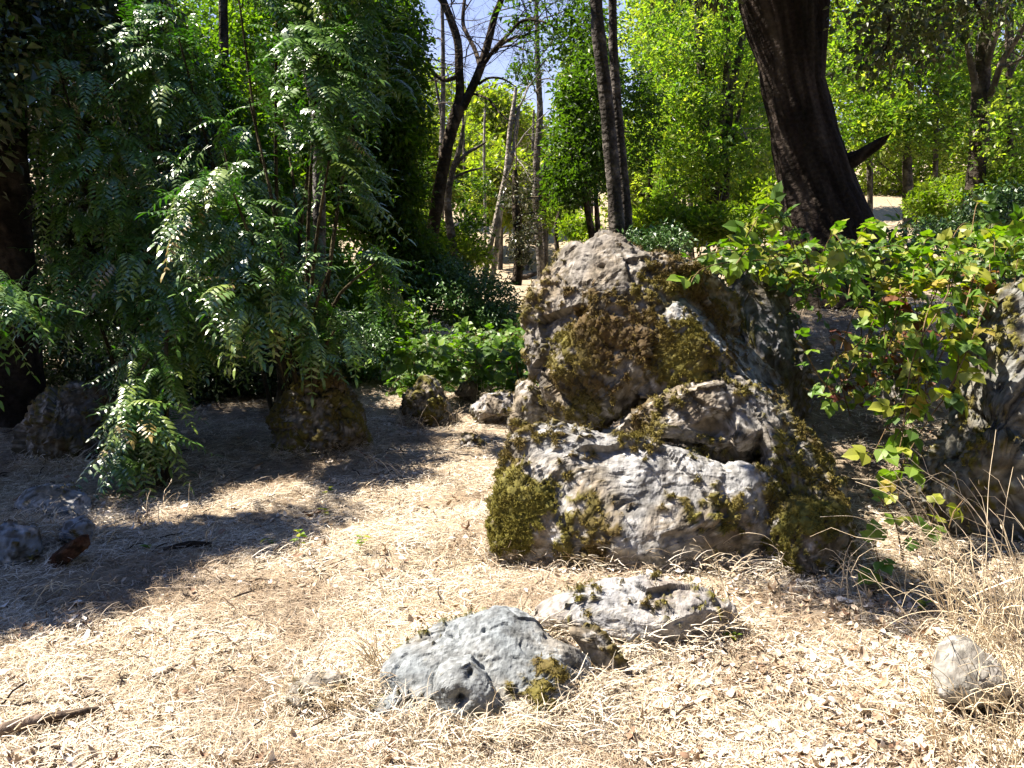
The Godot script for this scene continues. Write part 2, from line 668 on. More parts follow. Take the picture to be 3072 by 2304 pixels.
func straw_mesh(count: int, len: float, flat: float) -> ArrayMesh:
	var m := MB.new()
	for i in count:
		var p := Vector3(rng.randf_range(-0.08, 0.08), rng.randf_range(0, 0.012), rng.randf_range(-0.08, 0.08))
		var d := Vector3(rng.randf_range(-1, 1), rng.randf_range(0.05, 0.5) * flat, rng.randf_range(-1, 1)).normalized()
		var l := len * rng.randf_range(0.5, 1.3)
		var w := rng.randf_range(0.0006, 0.0015)
		var s := d.cross(Vector3.UP).normalized()
		var g := rng.randf_range(0.7, 1.2)
		var col := Color(g, g, g)
		var ids := []
		for k in 4:
			var t := k / 3.0
			var q := p + d * l * t + Vector3(0, -0.35 * l * t * t * flat, 0) + s * l * 0.12 * sin(t * 2.5 + i)
			q.y = maxf(q.y, 0.001)
			var ww := w * (1.0 - 0.75 * t)
			ids.append(m.add(q + s * ww, col))
			ids.append(m.add(q - s * ww + Vector3(0, ww, 0), col))
		for k in 3:
			m.tri(ids[k * 2], ids[k * 2 + 2], ids[k * 2 + 1])
			m.tri(ids[k * 2 + 1], ids[k * 2 + 2], ids[k * 2 + 3])
	return m.mesh(Vector3.ZERO, false)

func moss_mesh() -> ArrayMesh:
	var m := MB.new()
	for i in 9:
		var d := (Vector3(0, 0.55, 0) + rv()).normalized()
		d.y = absf(d.y)
		var col := Color(1, 1, 1) * rng.randf_range(0.7, 1.3)
		leaf_tris(m, rv() * 0.008, d, d.cross(rv()).normalized(), rng.randf_range(0.010, 0.02), 0.004, col, 0.3)
	return m.mesh(Vector3.ZERO, false)

func make_meshes() -> void:
	M.clump_small = clump_mesh(18, 0.16, 0.055, 0.028, 0.7)
	M.clump_mid = clump_mesh(16, 0.22, 0.085, 0.042, 0.6)
	M.clump_far = clump_mesh(16, 0.42, 0.15, 0.085, 0.7)
	M.clump_oak = clump_mesh(20, 0.20, 0.06, 0.038, 0.7)
	M.fronds = [frond_mesh(7, 0.34, 0.095, 0.026, 0.35), frond_mesh(8, 0.40, 0.10, 0.028, 0.6), frond_mesh(6, 0.30, 0.09, 0.028, 0.2), frond_mesh(9, 0.42, 0.09, 0.024, 0.8)]
	M.tri = []
	for i in 8:
		M.tri.append(trifoliate(rng.randf_range(0.048, 0.072)))
	M.dry = [dry_leaf(0.35, 0.045, 0.022), dry_leaf(0.15, 0.05, 0.026), dry_leaf(-0.2, 0.04, 0.022), dry_leaf(0.6, 0.05, 0.02)]
	M.straws = [straw_mesh(22, 0.055, 0.6), straw_mesh(16, 0.085, 0.9), straw_mesh(26, 0.04, 0.5)]
	M.mesh_moss = moss_mesh()

# whether sun must reach what lies behind p along the light (the sunlit clearing and single bright spots)
func blocks_light(p: Vector3, from_t := 0.6) -> bool:
	var q := p - SUN * (p.y / SUN.y)
	var s := pix(q)
	if s.x > -300.0 and s.x < 1500.0:
		var edge := shade_edge(s.x) + n_mid.get_noise_2d(q.x * 60.0, q.z * 60.0) * 60.0
		if s.y > edge:
			return true
	for b in beams:
		var r: Vector3 = p - b[0]
		var t := r.dot(SUN)
		if t > from_t and (r - SUN * t).length() < b[1] + 0.2 + minf(0.16, 0.05 * t):
			return true
	return false

func shade_edge(x: float) -> float:
	var ex := [-300.0, 0.0, 100.0, 200.0, 300.0, 380.0, 460.0, 520.0, 600.0, 760.0, 850.0, 940.0, 1024.0, 1500.0]
	var ey := [690.0, 618.0, 590.0, 552.0, 505.0, 474.0, 425.0, 430.0, 520.0, 545.0, 595.0, 622.0, 640.0, 700.0]
	for i in ex.size() - 1:
		if x < ex[i + 1]:
			return lerpf(ey[i], ey[i + 1], (x - ex[i]) / (ex[i + 1] - ex[i]))
	return 700.0

# leaf clumps in blobs [px, py, d, rx px, ry px, rz m, count]
func crown(root: Node, blobs: Array, mesh: Mesh, mat: Material, cols: Array, gap := 0.0, s0 := 0.8, s1 := 1.3, called := "crown") -> void:
	var xf := []
	var cc := []
	for b in blobs:
		var C := W(b[0], b[1], b[2])
		var R := Vector3(b[3] * b[2] / 862.0, b[4] * b[2] / 862.0, b[5])
		var made := 0
		var tries := 0
		while made < b[6] and tries < b[6] * 5:
			tries += 1
			var u := rv()
			u *= lerpf(1.0, pow(u.length(), -0.35), 0.6)
			var p := C + u * R
			if n_mid.get_noise_3dv(p * Vector3(55, 190, 55) / maxf(1.0, b[2] / 9.0)) < gap + rng.randf_range(-0.1, 0.1):
				continue
			if p.y < gh(p.x, p.z) + 0.05 or blocks_light(p):
				continue
			made += 1
			var s := rng.randf_range(s0, s1)
			xf.append(Transform3D(Basis.from_euler(Vector3(rng.randf_range(-0.5, 0.5), rng.randf() * TAU, rng.randf_range(-0.5, 0.5))).scaled(Vector3(s, s, s)), p - org))
			var c: Color = cols[rng.randi() % cols.size()] * rng.randf_range(0.8, 1.2)
			c.a = 1.0
			cc.append(c)
	if xf.size():
		many(root, called, mesh, mat, xf, cc)

func stems(root: Node, called: String, list: Array, col: Color, rough := 0.12, sides := 10) -> void:
	for l in list:
		var pr := P3(l)
		var m := MB.new()
		tube(m, pr[0], pr[1], sides, maxf(0.05, pr[1][0] * 0.5), col, rough)
		part(root, called, m.mesh(org), M.bark)

func twiggy(root: Node, from: Array, col: Color, len: float, r: float, depth: int, dirs: Vector3, bend := 0.35, droop := 0.02) -> Array:
	var tips := []
	for p in from:
		var m := MB.new()
		grow(m, p, (dirs + rv()).normalized(), len * rng.randf_range(0.7, 1.2), r, depth, col, tips, bend, droop)
		part(root, "branch", m.mesh(org), M.bark)
	return tips

func base_of(px: float, d: float) -> Vector3:
	var p := W(px, 300.0, d)
	return Vector3(p.x, gh(p.x, p.z), p.z)

# ================================================================ build
func _ready() -> void:
	rng.seed = 20260
	var cam := Camera3D.new()
	cam.name = "camera"
	cam.fov = FOV
	cam.near = 0.05
	cam.far = 600.0
	cam.position = EYE
	cam.rotation_degrees = Vector3(PITCH, 0, 0)
	add_child(cam)
	cam.current = true

	var sky := ProceduralSkyMaterial.new()
	sky.sky_top_color = Color(0.42, 0.54, 0.82)
	sky.sky_horizon_color = Color(0.78, 0.82, 0.90)
	sky.sky_curve = 0.18
	sky.ground_bottom_color = Color(0.22, 0.18, 0.12)
	sky.ground_horizon_color = Color(0.45, 0.42, 0.36)
	sky.energy_multiplier = 0.45
	sky.sun_angle_max = 4.0
	var sk := Sky.new()
	sk.sky_material = sky
	var env := Environment.new()
	env.background_mode = Environment.BG_SKY
	env.sky = sk
	env.tonemap_mode = Environment.TONE_MAPPER_LINEAR
	env.tonemap_exposure = 3.9
	env.sdfgi_enabled = true
	env.ssao_enabled = true
	env.ssil_enabled = true
	var we := WorldEnvironment.new()
	we.name = "environment"
	we.environment = env
	add_child(we)

	var sun := DirectionalLight3D.new()
	sun.name = "sun"
	sun.light_energy = 1.6
	sun.light_color = Color(1.0, 0.96, 0.91)
	sun.light_angular_distance = 0.5
	sun.shadow_enabled = true
	sun.look_at_from_position(SUN * 50.0, Vector3.ZERO)
	add_child(sun)

	for a in [[n_big, 0.02, 3, 11, FastNoiseLite.TYPE_SIMPLEX_SMOOTH], [n_mid, 0.05, 3, 23, FastNoiseLite.TYPE_SIMPLEX_SMOOTH], [n_fine, 0.12, 4, 37, FastNoiseLite.TYPE_SIMPLEX], [n_cell, 0.06, 1, 51, FastNoiseLite.TYPE_CELLULAR], [n_ridge, 0.05, 2, 67, FastNoiseLite.TYPE_SIMPLEX_SMOOTH]]:
		var n: FastNoiseLite = a[0]
		n.frequency = a[1]
		n.fractal_octaves = a[2]
		n.seed = a[3]
		n.noise_type = a[4]
	n_cell.cellular_return_type = FastNoiseLite.RETURN_CELL_VALUE
	n_ridge.fractal_type = FastNoiseLite.FRACTAL_RIDGED
	make_materials()
	make_meshes()
	# spots that the photograph shows in full sun: [point, radius]
	for b in [[235, 200, 5.6, 0.34], [265, 280, 5.4, 0.32], [330, 60, 6.5, 0.5], [250, 40, 6.4, 0.4], [345, 170, 6.2, 0.34], [290, 110, 6.3, 0.34], [210, 60, 6.6, 0.34], [300, 10, 6.6, 0.5], [340, 250, 5.9, 0.25], [10, 300, 4.8, 0.16], [345, 335, 5.6, 0.16], [180, 400, 5.0, 0.1], [560, 255, 5.0, 0.15], [600, 490, 4.2, 0.3], [530, 480, 4.2, 0.25], [680, 510, 4.1, 0.2], [900, 390, 5.4, 0.12], [430, 365, 8.6, 0.3], [470, 350, 9.5, 0.45], [510, 350, 9.5, 0.4], [450, 330, 10.6, 0.4], [490, 405, 6.9, 0.25], [640, 420, 4.3, 0.1], [745, 345, 4.5, 0.12], [880, 260, 5.2, 0.2], [970, 255, 5.2, 0.25], [930, 320, 4.6, 0.15], [900, 450, 3.85, 0.02], [800, 262, 5.4, 0.2]]:
		beams.append([W(b[0], b[1], b[2]), b[3]])

	build_ground()
	build_boulder()
	build_rocks()
	build_trees()
	build_shrubs()
	build_brambles()
	build_litter()
	build_twigs()
	build_small()

# ---------------------------------------------------------------- ground
func build_ground() -> void:
	var m := MB.new()
	var nx := 240
	var nz := 260
	for j in nz + 1:
		var t := float(j) / nz
		var d := -3.0 + 9.0 * t + 190.0 * pow(t, 5.0)
		for i in nx + 1:
			var u := float(i) / nx * 2.0 - 1.0
			var x := u * 5.0 + signf(u) * pow(absf(u), 5.0) * 150.0
			var h := gh(x, -d)
			if d < 12.0:
				h += n_fine.get_noise_2d(x * 60.0, d * 60.0) * 0.02
			var a := n_fine.get_noise_2d(x * 25.0, d * 25.0) * 0.5 + 0.5
			var far := smoothstep(9.0, 13.0, d)
			var col := Color(0.26, 0.20, 0.14).lerp(Color(0.46, 0.38, 0.27), a).lerp(Color(0.48, 0.39, 0.27).lerp(Color(0.40, 0.32, 0.21), a), far)
			m.add(Vector3(x, h, -d), col)
	for j in nz:
		for i in nx:
			var a := j * (nx + 1) + i
			m.tri(a, a + nx + 1, a + 1)
			m.tri(a + 1, a + nx + 1, a + nx + 2)
	org = Vector3.ZERO
	var g := part(self, "ground", m.mesh(org), M.soil, "structure")
	M.ground = g

# ---------------------------------------------------------------- the big boulder
func build_boulder() -> void:
	var root := thing("mossy_boulder", "huge grey boulder patched with olive moss, overhanging block on a broad base", "boulder", base_of(650, 4.6))
	var U := rock(V([561, 252, 572, 243, 584, 249, 592, 242, 607, 236, 621, 238, 632, 247, 648, 254, 676, 262, 697, 266, 717, 277, 734, 300, 738, 321, 728, 352, 707, 377, 676, 394, 644, 402, 628, 406, 611, 421, 600, 430, 575, 431, 557, 421, 546, 404, 539, 381, 531, 373, 526, 352, 529, 325, 536, 296, 550, 271]), 4.8, 0.1, 0.4, 0.6,
		{"res": 84, "e": 0.8, "amp": 0.75, "fq": 1.2, "soft": 2, "cuts": [[Vector3(-0.25, 0.15, 0.95).normalized(), 0.36], [Vector3(0.55, 0.2, 0.8).normalized(), 0.33]],
		"bumps": [[605, 300, 0.10, -0.04], [640, 390, 0.08, -0.10], [575, 360, 0.12, 0.05], [612, 395, 0.09, 0.06]]})
	var K := rock(V([685, 297, 667, 314, 645, 331, 625, 356, 622, 398, 676, 404, 738, 390, 770, 400, 806, 402, 803, 388, 776, 348, 745, 325, 717, 312, 697, 300]), 4.5, 0.12, 0.34, 0.5,
		{"res": 66, "e": 0.85, "amp": 0.6, "fq": 1.4, "soft": 1, "c": Vector2(705, 365), "facets": 3, "cuts": [[Vector3(-0.35, 0.2, 0.92).normalized(), 0.19], [Vector3(0.66, 0.66, 0.36).normalized(), 0.10]]})
	var Mi := rock(V([661, 394, 703, 381, 740, 377, 770, 404, 784, 425, 788, 440, 765, 466, 724, 456, 684, 438, 648, 437, 613, 433, 628, 414]), 4.3, 0.15, 0.22, 0.5,
		{"res": 60, "e": 0.7, "amp": 0.8, "fq": 1.5, "bumps": [[705, 425, 0.09, -0.09], [745, 430, 0.1, 0.04], [660, 425, 0.08, 0.05]], "cuts": [[Vector3(0.1, 0.45, 0.88).normalized(), 0.17]]})
	var N := rock(V([743, 388, 770, 402, 805, 425, 830, 455, 843, 488, 845, 540, 800, 560, 775, 500, 765, 470, 760, 438]), 4.2, 0.25, 0.26, 0.6,
		{"res": 52, "e": 0.8, "amp": 0.7, "fq": 1.4, "cuts": [[Vector3(0.6, 0.65, 0.4).normalized(), 0.1], [Vector3(-0.2, 0.2, 0.95).normalized(), 0.24]]})
	var L := rock(V([517, 434, 554, 427, 592, 434, 646, 440, 676, 444, 717, 459, 765, 465, 797, 486, 809, 505, 803, 545, 755, 592, 697, 608, 600, 612, 529, 600, 489, 575, 489, 509, 494, 473, 504, 443]), 3.97, 0.55, 0.2, 0.8,
		{"res": 92, "e": 0.72, "amp": 0.6, "fq": 1.2, "cuts": [[Vector3(-0.75, 0.25, 0.6).normalized(), 0.6]], "bumps": [[560, 480, 0.08, -0.05], [640, 455, 0.12, 0.05]]})
	var Q := rock(V([517, 382, 529, 379, 540, 394, 552, 415, 552, 432, 513, 440, 508, 425, 515, 398]), 5.0, 0.1, 0.2, 0.3, {"res": 34, "amp": 0.6, "fq": 1.8})
	var spec := [
		["upper_block", U, {"brown": 0.75, "base": Color(0.30, 0.275, 0.24), "pale": Color(0.46, 0.43, 0.38), "moss": 0.14, "patches": [[570, 340, 0.17, 0.75], [590, 310, 0.13, 0.6], [560, 385, 0.13, 0.9], [580, 410, 0.16, 0.8], [600, 350, 0.15, 0.6], [650, 300, 0.14, 0.6], [690, 275, 0.13, 0.8], [660, 275, 0.1, 0.6], [640, 340, 0.14, 0.7], [610, 330, 0.1, 0.4], [720, 310, 0.1, 0.4]], "bare": [[605, 245, 0.22, 0.8], [540, 350, 0.07, 0.6], [585, 385, 0.05, 0.5], [630, 395, 0.07, 0.6], [600, 285, 0.06, 0.5]]}, 4200],
		["ridge_block", K, {"brown": 0.75, "moss": 0.1, "base": Color(0.36, 0.39, 0.42), "patches": [[670, 330, 0.16, 0.7], [690, 350, 0.16, 0.7], [660, 365, 0.13, 0.6], [720, 370, 0.13, 0.5]], "bare": [[760, 355, 0.16, 0.9], [685, 300, 0.08, 0.8], [640, 385, 0.1, 0.6]]}, 1600],
		["middle_block", Mi, {"brown": 0.65, "moss": 0.08, "patches": [[650, 425, 0.1, 0.9], [675, 405, 0.1, 0.5], [635, 432, 0.07, 0.6]], "bare": [[720, 400, 0.1, 0.8], [750, 440, 0.12, 0.8], [625, 415, 0.06, 0.9]]}, 900],
		["side_block", N, {"brown": 0.25, "moss": 0.22, "patches": [[790, 455, 0.11, 0.8], [810, 440, 0.12, 0.8], [830, 490, 0.12, 0.8], [800, 480, 0.08, 0.5]], "bare": [[768, 450, 0.08, 0.9]]}, 1600],
		["lower_block", L, {"brown": 0.3, "moss": 0.04, "mottle": 0.6, "pale": Color(0.66, 0.65, 0.62), "base": Color(0.43, 0.43, 0.42), "patches": [[515, 450, 0.12, 0.9], [505, 490, 0.13, 1.0], [520, 520, 0.13, 0.9], [500, 535, 0.1, 0.7], [545, 500, 0.09, 0.7], [595, 505, 0.11, 0.9], [585, 530, 0.08, 0.7], [615, 535, 0.08, 0.9], [595, 548, 0.06, 0.7], [640, 440, 0.12, 0.9], [675, 505, 0.1, 0.95], [700, 512, 0.09, 0.8], [735, 505, 0.09, 0.8], [780, 495, 0.1, 0.7], [565, 545, 0.07, 0.7], [770, 515, 0.08, 0.6]], "bare": [[545, 460, 0.07, 0.9], [650, 480, 0.2, 0.7], [660, 530, 0.14, 0.8], [720, 475, 0.1, 0.7]]}, 4200],
		["ledge", Q, {"moss": 0.2, "base": Color(0.46, 0.46, 0.42), "brown": 0.3, "patches": [[535, 420, 0.06, 0.6]]}, 250],
	]
	for s in spec:
		var ids := paint(s[1], s[2])
		part(root, s[0], s[1].mesh(org), M.rock)
		moss_tufts(root, s[1], ids, s[3])

func build_rocks() -> void:
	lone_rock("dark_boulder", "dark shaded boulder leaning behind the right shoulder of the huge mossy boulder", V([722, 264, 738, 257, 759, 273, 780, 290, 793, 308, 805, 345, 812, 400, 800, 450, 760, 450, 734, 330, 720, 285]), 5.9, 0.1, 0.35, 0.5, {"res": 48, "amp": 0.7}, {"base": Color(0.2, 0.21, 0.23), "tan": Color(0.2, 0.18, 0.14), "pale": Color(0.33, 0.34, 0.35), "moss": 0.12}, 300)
	lone_rock("mossy_rock", "rounded small rock capped with olive moss at the boulder's right foot", V([763, 517, 776, 505, 801, 500, 832, 504, 845, 515, 849, 532, 845, 562, 805, 575, 768, 565, 760, 532]), 3.93, 0.15, 0.2, 0.25, {"res": 44, "amp": 0.5, "fq": 1.6}, {"brown": 0.15, "moss": 0.5, "patches": [[800, 510, 0.14, 0.8], [830, 520, 0.1, 0.5]], "bare": [[766, 530, 0.05, 0.9]]}, 1600)
	lone_rock("cliff_rock", "tall grey rock face cut off by the photo's right edge", V([1040, 280, 991, 301, 970, 333, 968, 370, 949, 417, 928, 468, 921, 495, 940, 530, 995, 560, 1019, 610, 1070, 640, 1110, 450, 1090, 300]), 4.4, 0.1, 0.4, 0.7, {"res": 72, "amp": 0.9, "e": 0.7}, {"base": Color(0.27, 0.28, 0.27), "pale": Color(0.42, 0.42, 0.38), "tan": Color(0.28, 0.25, 0.17), "moss": 0.12, "brown": 0.3}, 700)
	# the two rocks in the foreground
	var A := rock(V([368, 728, 374, 708, 386, 690, 384, 672, 395, 653, 420, 635, 441, 624, 468, 612, 491, 607, 516, 607, 534, 618, 549, 635, 572, 645, 592, 657, 590, 672, 580, 700, 572, 740, 511, 775, 478, 782, 420, 780, 380, 765]), 2.68, 0.85, 0.13, 0.3,
		{"res": 90, "amp": 0.5, "fq": 1.7, "e": 0.75, "soft": 2, "bumps": [[478, 712, 0.06, -0.1], [400, 690, 0.03, -0.03], [545, 690, 0.05, 0.02]]})
	var A2 := rock(V([432, 688, 436, 672, 449, 663, 472, 660, 487, 676, 500, 698, 510, 720, 505, 748, 470, 756, 445, 730]), 2.52, 0.3, 0.09, 0.2,
		{"res": 48, "amp": 0.42, "fq": 2.6, "e": 0.5, "bumps": [[462, 688, 0.022, -0.05], [484, 716, 0.042, -0.13], [470, 672, 0.012, -0.03]]})
	var A3 := rock(V([372, 722, 380, 704, 396, 692, 416, 690, 428, 708, 436, 745, 415, 778, 372, 768]), 2.54, 0.6, 0.08, 0.25, {"res": 44, "amp": 0.5, "fq": 2.4, "e": 0.55})
	var blue := {"mottle": 0.55, "base": Color(0.30, 0.33, 0.34), "tan": Color(0.33, 0.30, 0.25), "dark": Color(0.13, 0.13, 0.12), "pale": Color(0.44, 0.47, 0.47), "brown": 0.2}
	var root := thing("foreground_rock", "blue-grey rock with a hollowed block, nearest the camera", "rock", Vector3(-0.1, gh(-0.1, -2.9), -2.9))
	var pA := blue.duplicate()
	pA.merge({"moss": -0.22, "patches": [[545, 662, 0.05, 0.9], [535, 690, 0.06, 0.95], [560, 672, 0.05, 0.8], [480, 655, 0.035, 0.8], [500, 650, 0.03, 0.6], [548, 708, 0.04, 0.8]], "bare": [[490, 625, 0.12, 0.5], [420, 660, 0.1, 0.5]]})
	var pB := blue.duplicate()
	pB.tan = Color(0.31, 0.33, 0.33)
	pB.merge({"brown": 0.5, "moss": -0.2, "patches": [[445, 702, 0.025, 0.9]]})
	for s in [["stone", A, pA, 500], ["hollow_block", A2, pB, 120], ["corner_block", A3, blue, 0]]:
		var ids := paint(s[1], s[2])
		part(root, s[0], s[1].mesh(org), M.rock_near)
		if s[3]:
			moss_tufts(root, s[1], ids, s[3], 0.7)
	var pr := {"mat": M.rock_near, "mottle": 0.5, "base": Color(0.42, 0.42, 0.42), "tan": Color(0.42, 0.36, 0.3), "moss": -0.15, "brown": 0.4}
	lone_rock("low_rock", "low flat grey rock just behind the blue-grey foreground rock, dark hollow on its right", V([528, 614, 545, 602, 565, 595, 603, 586, 651, 581, 680, 587, 715, 598, 738, 618, 735, 642, 700, 662, 660, 660, 620, 645, 570, 640, 535, 630]), 3.12, 0.85, 0.14, 0.35, {"res": 64, "amp": 0.5, "fq": 1.7, "bumps": [[690, 645, 0.07, -0.16], [650, 655, 0.05, -0.10]]}, pr, 250)
	lone_rock("stone_shard", "thin dark tilted slab of stone wedged beside the foreground rock", V([567, 627, 595, 632, 613, 650, 626, 666, 612, 676, 590, 662]), 3.05, 0.1, 0.03, 0.05, {"res": 24, "amp": 0.15, "fq": 3.0, "e": 0.6, "facets": 0, "sit": [612, 676, -0.02]}, {"mat": M.rock_near, "base": Color(0.25, 0.25, 0.24)})
	lone_rock("half_buried_stone", "smooth round grey stone half buried in dry grass at lower right", V([930, 672, 934, 650, 943, 639, 956, 635, 970, 639, 981, 650, 998, 662, 1018, 690, 980, 706, 940, 700]), 2.98, 0.8, 0.09, 0.2, {"res": 40, "amp": 0.06, "fq": 1.5, "e": 0.9, "facets": 0, "soft": 14, "sit": [975, 702, -0.05]}, {"mat": M.rock_near, "base": Color(0.40, 0.39, 0.35), "tan": Color(0.40, 0.37, 0.31), "dark": Color(0.24, 0.22, 0.19), "moss": -0.4})
	lone_rock("buried_stone", "cracked stone sunk in straw left of the blue-grey foreground rock", V([286, 700, 292, 684, 310, 672, 330, 668, 348, 676, 352, 696, 330, 710, 300, 712]), 2.86, 1.0, 0.06, 0.15, {"res": 32, "amp": 0.3, "fq": 2.0, "sit": [318, 705, 0.0]}, {"mat": M.rock_near, "base": Color(0.36, 0.33, 0.28)})
	for s in [["foot_stone", "pale flat stone against the front foot of the huge boulder", [560, 575, 563, 558, 580, 548, 610, 550, 632, 556, 640, 575, 600, 582], 4.0], ["foot_stone", "low grey stone lying between the huge boulder and the round moss-capped rock", [684, 572, 690, 556, 712, 548, 742, 552, 762, 562, 765, 580, 720, 585], 4.02], ["foot_stone", "flat shaded stone between the foreground and the moss-capped rock, half under straw", [745, 580, 752, 565, 770, 558, 792, 562, 800, 580, 770, 590], 3.85]]:
		lone_rock(s[0], s[1], V(s[2]), s[3], 1.2, 0.06, 0.15, {"res": 30, "amp": 0.3, "fq": 2.0, "sit": [s[2][0] + 25, s[2][1] - 2, 0.07]}, {"base": Color(0.43, 0.42, 0.40), "moss": 0.05})
	var P := {"base": Color(0.34, 0.35, 0.3), "moss": 0.2, "brown": 0.3}
	lone_rock("pointed_rock", "pointed grey-green rock standing at the end of the straw clearing", V([400, 412, 408, 393, 418, 390, 425, 378, 434, 383, 443, 398, 458, 422, 434, 428, 405, 424]), 7.0, 0.2, 0.25, 0.3, {"res": 40, "amp": 0.7, "fq": 1.3}, P, 150)
	lone_rock("pale_slab", "pale flat-topped rock left of the huge boulder, behind the clearing", V([472, 408, 480, 402, 485, 396, 500, 394, 519, 396, 522, 408, 500, 420, 478, 422]), 7.0, 0.4, 0.25, 0.3, {"res": 36, "amp": 0.5, "fq": 1.5}, {"base": Color(0.5, 0.5, 0.52), "pale": Color(0.62, 0.62, 0.62), "moss": 0.05})
	lone_rock("small_stone", "small grey stone on straw between the pale slab and the clearing", V([460, 444, 464, 434, 475, 436, 486, 446, 488, 455, 466, 458]), 6.0, 0.3, 0.12, 0.15, {"res": 26, "amp": 0.4, "fq": 2.0}, {"base": Color(0.4, 0.38, 0.36)})
	lone_rock("brown_stone", "small tan stone in dry weeds behind the pale slab", V([455, 394, 462, 384, 472, 382, 478, 392, 474, 400]), 7.8, 0.3, 0.15, 0.2, {"res": 22, "amp": 0.4, "fq": 2.0}, {"base": Color(0.4, 0.34, 0.27)})
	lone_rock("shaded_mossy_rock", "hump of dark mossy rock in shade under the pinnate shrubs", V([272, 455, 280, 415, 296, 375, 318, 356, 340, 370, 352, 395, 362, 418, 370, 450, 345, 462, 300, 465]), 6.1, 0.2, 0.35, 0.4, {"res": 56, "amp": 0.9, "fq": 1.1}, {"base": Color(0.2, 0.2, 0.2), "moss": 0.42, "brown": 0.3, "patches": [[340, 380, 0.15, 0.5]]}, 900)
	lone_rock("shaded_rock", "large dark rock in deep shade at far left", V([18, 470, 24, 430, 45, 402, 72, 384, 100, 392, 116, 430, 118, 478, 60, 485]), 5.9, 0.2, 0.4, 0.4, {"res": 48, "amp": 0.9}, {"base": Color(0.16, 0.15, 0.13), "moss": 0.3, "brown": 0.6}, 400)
	lone_rock("flat_stone", "flat bluish stone lying in the shade at left", V([12, 506, 26, 490, 48, 484, 76, 486, 94, 500, 90, 522, 62, 538, 34, 528]), 4.75, 1.3, 0.08, 0.2, {"res": 36, "amp": 0.3, "fq": 1.6, "sit": [55, 534, 0.28], "facets": 3}, {"base": Color(0.33, 0.37, 0.40), "moss": -0.1})
	lone_rock("flat_stone", "smaller bluish stone below the flat shaded stone at left", V([58, 540, 64, 522, 84, 514, 96, 524, 92, 542, 76, 550]), 4.6, 0.5, 0.1, 0.15, {"res": 26, "amp": 0.3, "fq": 2.0, "sit": [78, 548, 0.08], "facets": 3}, {"base": Color(0.33, 0.36, 0.38)})
	lone_rock("flat_stone", "bluish stone at the very left edge below the larger flat stone", V([-20, 560, -15, 530, 10, 522, 38, 530, 42, 552, 10, 570]), 4.4, 0.6, 0.1, 0.2, {"res": 26, "amp": 0.3, "fq": 2.0, "sit": [10, 566, 0.05]}, {"base": Color(0.3, 0.34, 0.37)})
	lone_rock("bank_stone", "pale stone lit by the sun among bramble leaves on the right bank", V([768, 286, 772, 274, 786, 268, 800, 276, 806, 290, 785, 298]), 6.4, 0.2, 0.15, 0.2, {"res": 26, "amp": 0.4, "fq": 1.8}, {"base": Color(0.48, 0.48, 0.46), "moss": 0.2})
	lone_rock("bank_stone", "pale stone with a mossy right side behind the hanging bramble leaves", V([880, 400, 884, 384, 900, 376, 918, 382, 925, 400, 905, 412]), 5.2, 0.3, 0.15, 0.2, {"res": 26, "amp": 0.4, "fq": 1.8}, {"base": Color(0.36, 0.34, 0.31), "moss": 0.15})

